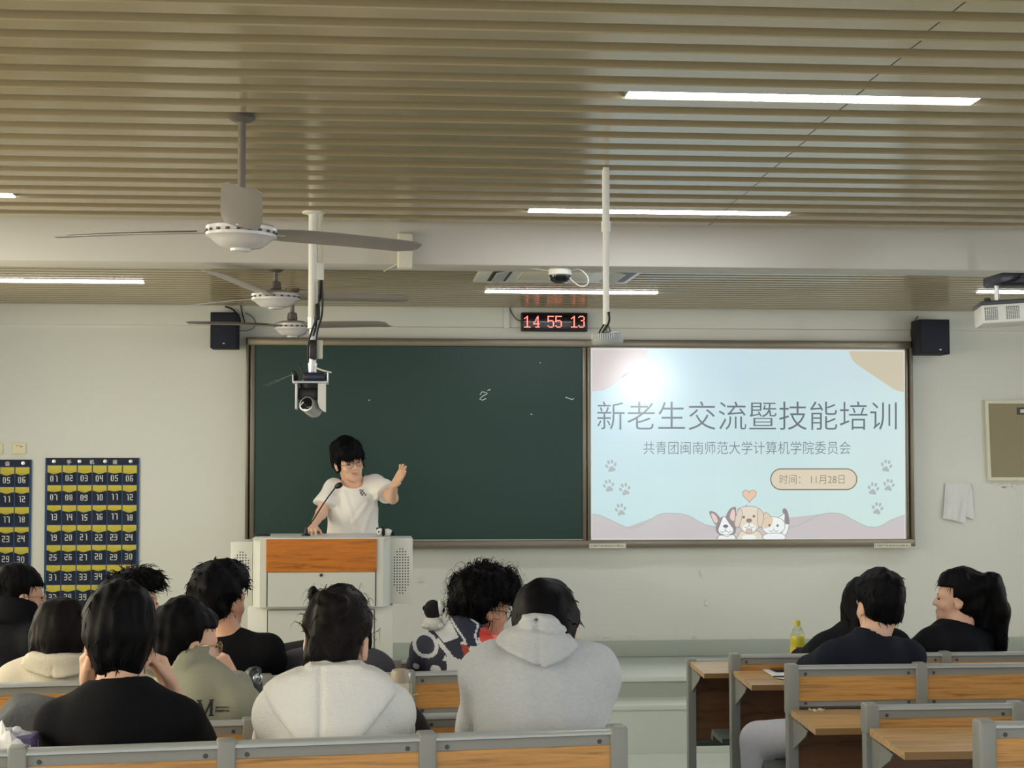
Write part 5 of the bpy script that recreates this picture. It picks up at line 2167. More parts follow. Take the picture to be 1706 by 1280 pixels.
def person(label, S):
    """S: the figure's joints in world space plus clothing and hair choices"""
    c = np.array(S['head'], np.float32)
    R = rotm(*S['look'])
    s = S.get('scale', 1.0)
    nb = np.array(S['neck'], np.float32)        # base of the neck
    sl = np.array(S['sl'], np.float32)
    sr = np.array(S['sr'], np.float32)
    pel = np.array(S['pelvis'], np.float32)
    fwd = np.array(S['fwd'], np.float32)
    fwd /= np.linalg.norm(fwd)
    arms = S['arms']       # (shoulder, elbow, wrist) left then right
    skin = S.get('skin', M_SKIN)
    root = empty('person', (float(pel[0]), float(pel[1]), S['ground']), label, 'person', S.get('group'))
    chest = nb + (pel - nb) * .30 + fwd * .015
    waist = nb + (pel - nb) * .68
    bw = S.get('broad', 1.0)
    legs = S['legs']       # list of (hip, knee, ankle)
    hands = S.get('hands', [])

    def torso(P, g):
        f = seg(P, pel, waist, (.138 + g) * bw, (.122 + g) * bw, fwd, 1.3)
        f = smin(f, seg(P, waist, chest, (.122 + g) * bw, (.134 + g) * bw, fwd, 1.35), .05)
        mid = (sl + sr) / 2
        for q in (sl, sr):
            f = smin(f, seg(P, mid * .5 + chest * .5, q * .8 + chest * .2, .07 + g, .046 + g), .04)
            f = smin(f, seg(P, nb - (hr - nb) * .12, q, .036 + g * .7, .036 + g), .03)
        return f

    def arm(P, A, g, t1=1.0):
        sh, el, wr = [np.array(q, np.float32) for q in A]
        f = seg(P, sh, el, .046 + g, .039 + g)
        f = smin(f, seg(P, el, el + (wr - el) * t1, .039 + g, .028 + g * 1.0), .02)
        return f

    hr = c + R @ (V3(0, -.02, -.06) * s)

    def body(P):
        f = torso(P, -.012)
        for A in arms:
            f = smin(f, arm(P, A, -.006), .03)
        f = smin(f, seg(P, hr, nb + (nb - hr) * .15, .056 * s, .064 * s), .03)
        f = smin(f, head_field(P, c, R, s, S.get('smile', 0)), .018)
        for H in hands:
            f = smin(f, hand_field(P, H), .012)
        for hip, kn, an in legs:
            f = smin(f, seg(P, hip, kn, .075, .052), .03)
            f = smin(f, seg(P, kn, an, .052, .036), .02)
            toe = np.array(an) + fwd * .14 + V3(0, 0, -.045)
            f = smin(f, seg(P, np.array(an) + V3(0, 0, -.03), toe, .034, .024), .02)
        return f
    allp = [c + V3(.13, .13, .14), c - V3(.13, .13, .14), sl - .09, sr + .09, sl + .09, sr - .09, pel - .2, pel + .2]
    for A in arms:
        for q in A:
            allp += [np.array(q) - .1, np.array(q) + .1]
    for H in hands:
        for a, b, _, _ in H[0] + H[1]:
            allp += [np.array(b) - .03, np.array(b) + .03]
    for hip, kn, an in legs:
        allp += [np.array(kn) - .09, np.array(kn) + .09, np.array(an) - .1, np.array(an) + .1, np.array(an) + fwd * .2]
    allp = np.array([np.asarray(q, float) for q in allp])
    lo, hi = allp.min(0), allp.max(0)
    fx = [[], [], []]
    hf = S.get('hfine', .0065)
    for ax in range(3):
        fx[ax].append((c[ax] - .125 * s, c[ax] + .135 * s, hf))
    for H in hands:
        pts = np.array([q for sg in H[0] + H[1] for q in sg[:2]])
        for ax in range(3):
            fx[ax].append((pts[:, ax].min() - .018, pts[:, ax].max() + .018, .0052))
    v, f = surface(body, *[axis(lo[i], hi[i], .021, fx[i]) for i in range(3)])
    mi = np.zeros(len(f))
    if S.get('face'):
        ctr = (v[f].mean(1) - c) @ R / s
        lip = (((ctr[:, 0] / .026) ** 2 + ((ctr[:, 2] + .067 - 12 * ctr[:, 0] ** 2) / .010) ** 2) < 1) & (ctr[:, 1] > .07)
        mi[lip] = 1
    mesh_from('body', v, f, [skin, M_LIP], root, mi)
    if S.get('face'):
        W = lambda x, y, z: Vector(c + R @ (V3(x, y, z) * s))
        if S.get('smile'):
            mb = MB().tube([W(-.019, .083, -.0605), W(-.01, .0885, -.0645), W(0, .0905, -.0675), W(.01, .0885, -.0645), W(.019, .083, -.0605)], [.002, .0052, .006, .0052, .002], 10, smooth=1)
            mb.build('teeth', M_TEETH, root)
        for sx in (-1, 1):
            MB().sphere(W(sx * .031, .084, -.006), (.010 * s, .0075 * s, .0042 * s) if not S.get('smile') else (.009 * s, .006 * s, .003 * s), 14, 10, Matrix([[float(q) for q in row] for row in R])).build('eye', M_EYE, root)
            MB().tube([W(sx * .014, .0905, .013), W(sx * .03, .088, .019), W(sx * .05, .074, .012)], [.0025, .0035, .0015], 8, smooth=1).build('eyebrow', M_HAIR, root)
    # hair
    st = S['hair']
    hm = st.get('mat', M_HAIR)
    hb = st.get('box', (.16, .17, .17, .17))
    lo = c - V3(hb[0], hb[1], hb[3])
    hi = c + V3(hb[0], hb[1], hb[2])
    hs = st.get('h', .0065)
    v, f = surface(lambda P: hair_field(P, c, R, s, st), *[axis(lo[i], hi[i], hs) for i in range(3)])
    if st.get('tufts'):
        for (n, L, w, up, out, curl) in st['tufts']:
            tv, tf = tufts(v, f if len(f.shape) == 2 else f, n, L, w, R, c, st['seed'], up, out, curl=curl)
            if 'extra' not in st:
                st['extra'] = []
            st['extra'].append((tv, tf))
        base = len(v)
        vv, ff = [v], [f]
        for tv, tf in st.pop('extra'):
            ff.append(tf + sum(len(q) for q in vv))
            vv.append(tv)
        v, f = np.concatenate(vv), np.concatenate(ff)
    mesh_from('hair', v, f, [hm], root)
    # upper garment
    G = S['top']
    g = G.get('thick', .012)
    cut = G.get('cut', 1.0)      # how far the sleeve runs along the forearm
    fold = G.get('fold', .004)
    hem = G.get('hem', .02)

    def top(P):
        f = torso(P, g)
        for A in arms:
            sh, el, wr = [np.array(q, np.float32) for q in A]
            if cut >= .0:
                f = smin(f, arm(P, A, g, cut), .035)
            else:
                q = seg(P, sh, sh + (el - sh) * (1 + cut), .046 + g, .052 + g)
                ax = (el - sh) / np.linalg.norm(el - sh)
                q = smax(q, (P - (sh + (el - sh) * (1 + cut))) @ ax, .008)
                f = smin(f, q, .03)
        for fn in G.get('add', ()):
            f = fn(P, f)
        f = f + wob(P * V3(1, 1, 1.0), 20, fold, G.get('seed', 1)) * .8 + wob(P * V3(1.2, 1, .6), 48, fold * .45, G.get('seed', 1) + 3)
        up = (hr - nb) / np.linalg.norm(hr - nb)
        if G.get('neck', True):
            rad = G.get('neckr', .066)
            dn = P - nb
            tt = dn @ up
            rr = np.sqrt(np.maximum(0, (dn * dn).sum(-1) - tt ** 2))
            hole = np.maximum(rr - rad, -(tt - G.get('neckz', .022)))
            f = smax(f, -hole, .01)
            if G.get('collar'):
                cr = G.get('collarr', rad + .004)
                hgt, th = G['collar']
                ring = np.sqrt((rr - cr) ** 2 + (np.maximum(np.abs(tt - hgt / 2) - hgt / 2, 0)) ** 2) - th
                f = smin(f, ring, .010)
        f = smax(f, (pel[2] - hem) - P[..., 2], .008)
        for gfn in G.get('groove', ()):
            f = gfn(P, f)
        return f
    pts = [sl, sr, pel, nb]
    for A in arms:
        pts += list(A if cut >= 0 else A[:2])
    pts = np.array([np.asarray(q, float) for q in pts + G.get('ext', [])])
    lo = pts.min(0) - .17 - g
    hi = pts.max(0) + .17 + g
    hh = G.get('h', .0095)
    v, f = surface(top, *[axis(lo[i], hi[i], hh) for i in range(3)])
    mi = None
    mats = [G['mat']]
    if G.get('pattern'):
        ctr = v[f].mean(1)
        mi, mats = G['pattern'](ctr)
    t = mesh_from(G.get('name', 'shirt'), v, f, mats, root, mi)
    for nm, m, fn, lo, hi, h in G.get('over', ()):
        v, f = surface(lambda P: fn(P, top(P)), *[axis(lo[i], hi[i], h) for i in range(3)])
        mesh_from(nm, v, f, [m], t)
    # trousers and shoes

    def trou(P):
        f = seg(P, pel + V3(0, 0, .03), pel + V3(0, 0, -.02), .15 * bw, .15 * bw, fwd, 1.3)
        for hip, kn, an in legs:
            hip, kn, an = [np.array(q, np.float32) for q in (hip, kn, an)]
            f = smin(f, seg(P, hip, kn, .092, .07), .04)
            f = smin(f, seg(P, kn, an + V3(0, 0, .02), .07, .056), .02)
        f = f + wob(P, 26, .004, 11)
        f = smax(f, P[..., 2] - (pel[2] + .09), .01)
        return f
    pts = [pel - .2, pel + .2]
    for hip, kn, an in legs:
        pts += [np.array(kn) - .1, np.array(kn) + .1, np.array(an) - .09, np.array(an) + .09]
    pts = np.array([np.asarray(q, float) for q in pts])
    v, f = surface(trou, *[axis(pts.min(0)[i], pts.max(0)[i], S.get('trouh', .016)) for i in range(3)])
    mesh_from('trousers', v, f, [S.get('trousers', M_TROUSER)], root)
    for hip, kn, an in legs:
        an = np.array(an, np.float32)

        def shoe(P):
            f = seg(P, an + V3(0, 0, -.035), an + fwd * .15 + V3(0, 0, -.05), .046, .036)
            f = smin(f, seg(P, an, an + V3(0, 0, -.03), .05, .05), .02)
            return smax(f, (S['ground'] + .001) - P[..., 2], .004)
        lo = np.minimum(an, an + fwd * .2) - .08
        hi = np.maximum(an, an + fwd * .2) + .08
        v, f = surface(shoe, *[axis(lo[i], hi[i], .012) for i in range(3)])
        mesh_from('shoe', v, f, [S.get('shoe', M_SHOE)], root)
    if S.get('specs'):
        spectacles(c, R, s, root, S['specs'])
    return root, t


def seated(row, head, look, neck, shw, lean=.0, **kw):
    """a student on a seat of one row. head, neck: photo pixel and depth"""
    c = np.array(at(*head))
    nb = np.array(at(*neck))
    yaw = math.radians(kw.pop('turn', 0))
    fwd = np.array([math.sin(yaw), math.cos(yaw), 0])
    rt = np.array([math.cos(yaw), -math.sin(yaw), 0])
    drop = kw.pop('drop', (.05, .05))
    sl = nb - rt * shw + np.array([0, 0, -drop[0]]) + fwd * .0
    sr = nb + rt * shw + np.array([0, 0, -drop[1]]) + fwd * .0
    sz = SEATZ[row]
    dY = -TT * max(0.0, XA - float(nb[0]))
    pel = np.array([nb[0] + kw.pop('px', 0), ROWY[row] + dY + .185, sz + .13])
    gz = floor_z(ROWY[row] + dY + .45)
    S = dict(head=c, look=look, neck=nb, sl=sl, sr=sr, pelvis=pel, fwd=fwd, ground=gz)
    dk = desk_z(row - 1, ROWY[row - 1] - .2)
    ya = ROWY[row - 1] - .2 + dY
    legs = []
    for sx in (-1, 1):
        hip = pel + np.array([sx * .09, .02, -.02])
        kn = pel + np.array([sx * .12, .40, .0])
        an = np.array([kn[0], kn[1] + .04, gz + .085])
        legs.append((hip, kn, an))
    S['legs'] = kw.pop('legs', legs)
    arms = kw.pop('arms', None)
    if arms is None:
        arms = []
        S['hands'] = []
        for sx, sh in ((-1, sl), (1, sr)):
            el = np.array([sh[0] + sx * kw.get('elbow', .02), (sh[1] + ya) / 2 + .02, max(dk + .055, sh[2] - .26)])
            wr = np.array([sh[0] - sx * .06, ya + .02, dk + .045])
            d = wr - el
            # keep the forearm a forearm
            wr = el + d / np.linalg.norm(d) * .25
            wr[2] = max(wr[2], dk + .04)
            arms.append((sh, el, wr))
            S['hands'].append(hand_segs(wr, (-sx * .5, 1, -.1), (0, 0, -1), 1 if sx > 0 else -1, curl=(.3, .32, .35, .38)))
    kw.pop('elbow', None)
    S['arms'] = arms
    S.update(kw)
    return S

# clothing materials
M_BLKTEE = mat('black_cotton', (10, 11, 16), .9, spec=.2, bump=.25, bscale=220)
M_NAVYTEE = mat('navy_cotton', (24, 28, 40), .9, spec=.2, bump=.25, bscale=220)
M_BLKJKT = mat('black_jacket_cloth', (12, 14, 21), .85, spec=.2, bump=.2, bscale=120)
M_GREYJKT = mat('dark_grey_jacket_cloth', (62, 62, 70), .85, bump=.2, bscale=120)
M_CREAM = mat('cream_fleece', (206, 198, 180), .95, bump=.35, bscale=160)
M_WHITEHOOD = mat('white_grey_fleece', (230, 230, 226), .95, vary=.05, vscale=90, bump=.4, bscale=170)
M_GREYHOOD = mat('heather_grey_fleece', (190, 193, 196), .95, vary=.12, vscale=70, bump=.4, bscale=170, stretch=(1, 1, 2.5))
M_OLIVE = mat('sage_green_cloth', (148, 149, 132), .9, bump=.3, bscale=150)
M_WTEE = mat('white_cotton', (236, 233, 228), .8, bump=.12, bscale=200)
M_GREYTROUSER = mat('light_grey_sweat_cloth', (186, 188, 198), .9, vary=.06, vscale=60, bump=.3, bscale=160)


def short_hair(seed, **kw):
    d = dict(seed=seed, tufts=[(420, .030, .0045, 0, .22, .1)], vol=1.03)
    d.update(kw)
    return d


# --- speaker behind the lectern -------------------------------------------------------------
def creases(y, lines, amp=.005, wd=.012):
    """soft cloth folds running along the given lines"""
    L = [(at(a, b, y), at(c, d, y)) for a, b, c, d in lines]

    def fn(P, f):
        for p, q in L:
            d = seg(P, (p.x, 0, p.z), (q.x, 0, q.z), 0, 0, (0, 1, 0), 0.0)
            f = f - amp * np.exp(-(d / wd) ** 2) + amp * .8 * np.exp(-((d - wd * 1.8) / wd) ** 2)
        return f
    return fn


def speaker_person():
    Y = 9.86
    c = np.array(at(580.5, 768, Y - .05))
    nb = np.array(at(588, 803, Y + .02))
    sl = np.array(at(553, 815, Y - .02))     # photo left: his right arm
    sr = np.array(at(628, 808, Y + .0))
    pel = np.array(at(587, 945, Y + .02))
    gz = ZPLAT
    fwd = np.array([.05, -1, 0])
    # arm on the lectern
    el1 = np.array(at(535, 856, Y - .08))
    wr1 = np.array(at(521, 888, Y - .26))
    wr1[2] = ZLECT + .05
    el2 = np.array(at(654, 830, Y - .16))
    wr2 = np.array(at(656, 808, Y - .30))
    h1 = hand_segs(wr1, (-.1, -1, -.25), (0, -.1, -1), 1, curl=(.2, .2, .22, .25), s=.98)
    h2 = hand_segs(wr2, np.array(at(671, 786, Y - .36)) - wr2, (-.85, -.5, .25), 1, curl=(.12, .1, .14, .2), s=1.0, spread=.09, thumb=(.7, .75, .2))
    legs = []
    for sx in (-1, 1):
        hip = pel + np.array([sx * .09, 0, -.03])
        an = np.array([pel[0] + sx * .11, Y + .12, gz + .085])
        kn = (hip + an) / 2 + np.array([0, -.09, 0])
        legs.append((hip, kn, an))

    def logo(root, t):
        pass
    S = dict(head=c, look=(180 - 22, -8, 13), neck=nb, sl=sl, sr=sr, pelvis=pel, fwd=fwd, arms=[(sl, el1, wr1), (sr, el2, wr2)], hands=[h1, h2], legs=legs, ground=gz,
             scale=1.0, face=True, smile=1, hfine=.0048, broad=1.0,
             hair=dict(seed=3, vol=1.12, fringe=.026, side=.036, nape=-.075, wave=.003, fine=.0026, tufts=[(520, .032, .004, -.15, .12, .1)],
                       locks=[((-.05, .075, .062), (-.03, .098, .028), .022, .012, .02), ((0, .085, .065), (.01, .104, .03), .024, .012, .02), ((.05, .075, .062), (.045, .09, .03), .022, .012, .02),
                              ((.074, .03, .03), (.076, .022, -.035), .018, .008, .02), ((-.074, .03, .03), (-.076, .022, -.035), .018, .008, .02)]),
             top=dict(name='t_shirt', mat=M_WTEE, thick=.02, cut=-.32, fold=.009, hem=-.02, neckr=.07, neckz=.0, seed=5, h=.0072, add=[lambda P, f: smax(f, -ell(P, nb + np.array([0, -.055, -.004]), (.058, .075, .05)), .008)],
                      groove=[creases(Y - .15, [(574, 822, 594, 885), (560, 832, 574, 890), (626, 832, 604, 890), (613, 838, 588, 872)])]),
             specs=M_SPEC, trousers=M_TROUSER)
    root, t = person('smiling person in white t-shirt speaking behind the lectern, one hand raised', S)
    # small chest emblem
    p = at(605, 822, Y - .2)
    mb = MB()
    for dx, dz, w, h in ((-.018, .016, .012, .006), (-.004, .012, .01, .01), (-.012, .002, .008, .012), (.004, -.002, .012, .008), (-.006, -.012, .01, .008), (.014, -.012, .006, .012), (-.016, -.004, .005, .008)):
        mb.cbox((p.x + dx, 0, p.z + dz), (w, .002, h), 0, 1, Matrix.Rotation(dx * 20, 3, 'Y'))
    o = mb.build('chest_emblem', M_DKGREY, t)
    lay_on(o, t, (0, 1, 0), 9.0)


def lay_on(o, target, d, ystart):
    """drop a small flat print onto a garment along direction d"""
    bpy.context.view_layer.update()
    from mathutils.bvhtree import BVHTree
    me = target.data
    bt = BVHTree.FromPolygons([v.co for v in me.vertices], [p.vertices for p in me.polygons])
    d = Vector(d)
    ow = wpos(o)
    tw = wpos(target)
    for v in o.data.vertices:
        w = v.co + ow
        flag = w.y
        s = Vector((w.x, ystart, w.z)) - tw
        hit = bt.ray_cast(s, d)
        if hit[0] is not None:
            v.co = hit[0] + tw - d * (.0018 + (.0012 if flag < 0 else 0)) - ow
    return o


# --- the audience ---------------------------------------------------------------------------
def audience():
    # far left: black jacket, glasses
    Yh = LY(30, 7.22)
    S = seated(2, (32, 992, Yh), (62, -4, 0), (16, 1040, Yh - .03), .16, turn=30, specs=M_SPECG, face=True, drop=(.07, .07),
               hair=short_hair(11, vol=1.0, fringe=.04, side=.02),
               top=dict(name='jacket', mat=M_BLKJKT, thick=.03, fold=.006, neckr=.078, neckz=.02, collar=(.085, .016), collarr=.088, cut=.95, seed=2))
    person('person in black high-collared jacket and glasses at the far left edge, looking right', S)
    # cream hood, long dark brown hair
    Yh = LY(101, 6.27)
    S = seated(3, (101, 1062, Yh), (8, -14, 0), (96, 1106, Yh - .03), .145, turn=4, drop=(.07, .07),
               hair=dict(seed=12, mat=M_HAIRB, vol=1.06, nape=-.11, ears=False, side=.05, wave=.004, tufts=[(300, .05, .005, -.5, .1, .1)],
                         locks=[((-.07, -.03, .0), (-.075, -.045, -.095), .035, .02, .03), ((.07, -.03, 0), (.07, -.045, -.095), .035, .02, .03), ((0, -.075, 0), (0, -.09, -.09), .05, .03, .03)], box=(.16, .17, .17, .2)),
               top=dict(name='hoodie', mat=M_CREAM, thick=.028, fold=.005, neckr=.085, neckz=.05, seed=4,
                        over=[hood([(38, 1090), (50, 1084), (95, 1088), (140, 1090), (153, 1106), (140, 1122), (95, 1126), (45, 1120), (30, 1108)], Yh - .1, M_CREAM, np.array(at(96, 1108, Yh - .03)), .03, 92)]))
    person('person with dark brown hair and cream hooded top, behind the black shirt student at left', S)
    # spiky haired profile
    Yh = LY(224, 7.2)
    S = seated(2, (224, 1004, Yh), (64, 0, 0), (218, 1058, Yh - .03), .15, turn=25, drop=(.07, .07), face=True,
               hair=short_hair(13, vol=1.06, fringe=.05, side=.02, big=(0, .06, .085, .06), tufts=[(520, .055, .005, .25, .45, .3)]),
               top=dict(name='jacket', mat=M_GREYJKT, thick=.022, fold=.005, neckr=.074, neckz=.03, seed=7))
    person('person with spiky black fringe in profile in front of the pocket chart', S)
    # tall black shirt in third row
    Yh = LY(367, 6.3)
    S = seated(3, (367, 999, Yh), (38, -4, 0), (380, 1064, Yh - .05), .148, turn=12, drop=(.05, .045), skin=M_SKIN2,
               hair=short_hair(14, vol=1.1, nape=-.095, wave=.0045, tufts=[(620, .032, .0048, .1, .35, .35)], big=(0, .045, .075, .07)),
               top=dict(name='t_shirt', mat=M_BLKTEE, thick=.018, cut=-.25, fold=.004, neckr=.066, neckz=.018, seed=8))
    person('tall person in black shirt with thick black hair, left of the lectern', S)
    # sage jacket with glasses, fist raised
    Yh = LY(322, 5.36)
    nb = (322, 1118, Yh - .03)
    S = seated(4, (311, 1071, Yh), (62, -6, 0), nb, .155, turn=22, drop=(.08, .115), specs=M_SPECG, face=True,
               hair=short_hair(15, vol=1.03, fringe=.05, side=.022, nape=-.075, tufts=[(380, .024, .004, -.1, .12, .1)]),
               top=dict(name='jacket', mat=M_OLIVE, thick=.03, fold=.0055, neckr=.078, neckz=.03, collar=(.03, .012), collarr=.08, cut=.92, seed=9))
    sr = S['sr']
    el = sr + np.array([.06, .16, -.2])
    wr = np.array(at(389, 1134, Yh + .22))
    S['arms'][1] = (sr, el, wr)
    hp = hand_segs(wr, np.array(at(366, 1104, Yh + .22)) - wr, (-.3, .75, -.3), 1, curl=(.95, 1.0, 1.05, 1.1), thumb=(.8, .3, .5))
    S['hands'][1] = hp
    root, t = person('person in sage green jacket and glasses resting a raised fist, second row from the camera', S)
    p = at(342, 1180, Yh - .22)
    m = mat('black_print', (28, 28, 28), .7)
    y = 0
    mb = MB()
    e = .0045
    x0, z0, w, h = p.x - .022, p.z - .028, .036, .044
    for a, b, tk in (((0, 0), (0, 1), .007), ((0, 1), (.5, .1), .004), ((.5, .1), (1, 1), .006), ((1, 1), (1, 0), .007)):
        q0 = Vector((x0 + a[0] * w, y, z0 + a[1] * h))
        q1 = Vector((x0 + b[0] * w, y, z0 + b[1] * h))
        n = 7
        for i in range(n):
            u = q0.lerp(q1, (i + .5) / n)
            ang = math.atan2(q1.z - q0.z, q1.x - q0.x)
            mb.cbox(u, ((q1 - q0).length / n * 1.1, .002, tk), 0, 1, Matrix.Rotation(-ang, 3, 'Y'))
    for xx in (0, 1):
        for zz in (0, 1):
            mb.cbox((x0 + xx * w, y, z0 + zz * h), (.016, .002, .003))
    rn = random.Random(5)
    for j in range(2):
        for i in range(9):
            mb.cbox((x0 + w + .014 + i * .0045, y, z0 + .012 + j * .01), (.003, .002, rn.uniform(.003, .006)))
    lay_on(mb.build('back_print', m, t), t, (0, 1, 0), 4.6)
    # black shirt, chin on both hands, nearest row
    Yh = LY(205, 4.44)
    nb = (201, 1146, Yh - .04)
    S = seated(5, (199, 1062, Yh), (-10, -6, 0), nb, .15, turn=0, drop=(.095, .095),
               hair=short_hair(16, vol=1.07, nape=-.1, wave=.004, fine=.003, tufts=[(600, .034, .0045, -.3, .08, .1)],
                               locks=[((-.045, -.05, 0), (-.04, -.05, -.08), .035, .018, .03), ((.035, -.06, 0), (.03, -.055, -.08), .035, .02, .03)]),
               top=dict(name='t_shirt', mat=M_BLKTEE, thick=.02, cut=-.12, fold=.0045, neckr=.07, neckz=.004, collar=(.012, .007), seed=10), broad=1.05)
    sl, sr = S['sl'], S['sr']
    dk = desk_z(4, 4.85)
    arms, hands = [], []
    for sx, sh, wp, kp in ((-1, sl, (150, 1143), (153, 1108)), (1, sr, (284, 1146), (262, 1100))):
        el = np.array([sh[0] + sx * .03, sh[1] + .2, dk + .05])
        wr = np.array(at(wp[0], wp[1], Yh + .12))
        f = np.array(at(kp[0], kp[1], Yh + .11)) - wr
        arms.append((sh, el, wr))
        hands.append(hand_segs(wr, f, (-sx * .75, -.6, -.1), 1 if sx > 0 else -1, curl=(.85, .95, 1.0, 1.1), thumb=(.9, .25, .35), s=1.0))
    S['arms'] = arms
    S['hands'] = hands
    person('person in black t-shirt resting chin on both hands, nearest row at left', S)
    # white hooded top with messy bun, nearest row
    Yh = LY(556, 4.46)
    nbp = np.array(at(556, 1126, Yh - .06))
    S = seated(5, (562, 1069, Yh), (12, -14, 4), (556, 1126, Yh - .06), .138, turn=4, drop=(.10, .10),
               hair=dict(seed=17, mat=M_HAIRB, vol=.99, nape=-.075, fringe=.05, wave=.0045, fine=.0035, tufts=[(420, .035, .003, .1, .14, .5), (60, .06, .002, .2, .5, .8)],
                         locks=[((-.012, -.085, .062), (.012, -.10, .075), .034, .028, .012), ((.02, -.1, .085), (-.02, -.105, .095), .022, .022, .012), ((-.02, -.1, .045), (-.005, -.108, .04), .022, .02, .01)], box=(.16, .19, .19, .17)),
               top=dict(name='hoodie', mat=M_WHITEHOOD, thick=.026, fold=.006, neckr=.085, neckz=.04, seed=12, hem=.03, 
                        over=[hood([(516, 1110), (558, 1106), (600, 1109), (632, 1124), (648, 1136), (661, 1158), (640, 1184), (596, 1228), (545, 1240), (500, 1232), (458, 1190), (432, 1152), (455, 1136), (496, 1122)], Yh - .16, M_WHITEHOOD, nbp, .042, 536, layers=[(534, 1120, 536, 1230, .006), (500, 1118, 610, 1119, .005)])]))
    person('person with messy bun and off-white hooded top, nearest row in the middle', S)
    # student before her, two buns, dark grey jacket
    Yh = LY(571, 6.32)
    S = seated(3, (571, 1037, Yh), (26, -12, 0), (560, 1094, Yh - .03), .145, turn=10, drop=(.06, .06), specs=M_SPEC, face=True,
               hair=dict(seed=18, vol=1.04, nape=-.08, fringe=.055, wave=.003, tufts=[(240, .03, .003, 0, .15, .3), (40, .06, .0022, .3, .5, .8)],
                         locks=[((-.1, -.03, .075), (-.115, -.03, .095), .032, .028, .012), ((-.125, -.03, .12), (-.155, -.02, .11), .012, .003, .01), ((.07, .02, .02), (.095, .0, -.1), .04, .03, .03)], box=(.2, .17, .18, .2)),
               top=dict(name='jacket', mat=M_GREYJKT, thick=.03, fold=.005, neckr=.08, neckz=.03, seed=14))
    person('person with a small side bun and dark grey jacket, hidden behind the white hooded top', S)
    # curly hair, patterned jacket
    Yh = LY(803, 6.32)
    nbp = np.array(at(778, 1062, Yh - .04))
    S = seated(3, (804, 1013, Yh), (68, -10, 0), (776, 1068, Yh - .05), .155, turn=38, drop=(.055, .06), skin=M_SKIN2, specs=M_SPEC, face=True,
               hair=dict(seed=19, vol=1.18, fringe=.035, side=.02, nape=-.07, wave=.006, fine=.004, big=(0, .05, .085, .085), tufts=[(1500, .030, .0026, .05, .6, 1.2), (500, .05, .0018, .1, .7, 1.2)], box=(.19, .2, .2, .17)),
               top=dict(name='jacket', mat=M_NAVY, thick=.04, fold=.009, neckr=.078, neckz=.03, collar=(.04, .014), collarr=.086, cut=.95, seed=15, pattern=bold_pattern, h=.0052))
    person('person with big curly hair and bold navy, white and red patterned jacket', S)
    panda(at(722, 1052, Yh - .05).x, Yh - .02, at(722, 1050, Yh - .02).z, .62, 'black and white panda plush behind the patterned jacket shoulder, before the wall')
    # grey hooded top
    Yh = LY(905, 4.47)
    nbp = np.array(at(897, 1094, Yh - .06))
    S = seated(5, (910, 1053, Yh), (14, -16, 0), (897, 1094, Yh - .06), .130, turn=3, drop=(.05, .045), broad=1.1, elbow=.0,
               hair=short_hair(20, vol=1.03, nape=-.05, tufts=[(420, .028, .004, .0, .18, .15)]),
               top=dict(name='hoodie', mat=M_GREYHOOD, thick=.04, fold=.006, neckr=.08, neckz=.05, seed=17, hem=.05, cut=.9, 
                        over=[hood([(862, 1046), (876, 1030), (897, 1025), (925, 1028), (945, 1042), (957, 1062), (970, 1080), (958, 1092), (930, 1104), (905, 1113), (880, 1103), (850, 1090), (833, 1078), (845, 1062)], Yh - .2, M_GREYHOOD, nbp, .045, 897, sag=.02,
                                   hole=(np.array(at(908, 1040, Yh - .01)), (.088, .095, .11)), layers=[(846, 1050, 897, 1049, .012), (897, 1049, 948, 1061, .012), (866, 1041, 897, 1037, .008), (897, 1037, 940, 1047, .008)])]))
    person('person in heather grey hooded top with short black hair, nearest row beside the aisle', S)
    # right block: navy shirt
    Yh = 6.3
    S = seated(3, (1464, 1007, Yh), (-14, -3, 0), (1452, 1066, Yh - .04), .158, turn=-4, drop=(.075, .07),
               hair=short_hair(21, vol=1.04, nape=-.075, tufts=[(520, .03, .004, .05, .2, .25)]), trousers=M_GREYTROUSER, trouh=.012,
               top=dict(name='t_shirt', mat=M_NAVYTEE, thick=.02, cut=-.1, fold=.004, neckr=.068, neckz=.0, collar=(.012, .006), seed=18))
    pel = S['pelvis']
    kn = np.array(at(1262, 1232, 6.55))
    gz = S['ground']
    S['legs'][0] = (pel + np.array([-.1, .03, -.02]), kn, np.array([kn[0] + .0, kn[1] - .02, gz + .085]))
    person('person in navy t-shirt and light grey trousers, knee out into the aisle, right block', S)
    # two students in the row before
    Yh = 7.18
    S = seated(2, (1440, 1014, Yh), (20, -10, 0), (1434, 1054, Yh - .03), .15, turn=8, drop=(.08, .07),
               hair=dict(seed=22, vol=1.05, nape=-.12, ears=False, side=.05, tufts=[(300, .06, .004, -.6, .12, .1)],
                         locks=[((-.075, 0, .0), (-.085, -.02, -.11), .03, .02, .03), ((.07, -.03, 0), (.07, -.045, -.1), .035, .02, .03), ((0, -.075, 0), (-.03, -.1, -.12), .05, .03, .03), ((-.07, -.04, -.1), (-.17, -.06, -.19), .02, .005, .02)], box=(.22, .17, .17, .24)),
               top=dict(name='jacket', mat=M_BLKJKT, thick=.03, fold=.006, neckr=.08, neckz=.03, seed=19))
    person('person with long black hair and black jacket, mostly hidden behind the navy t-shirt', S)
    Yh = 7.2
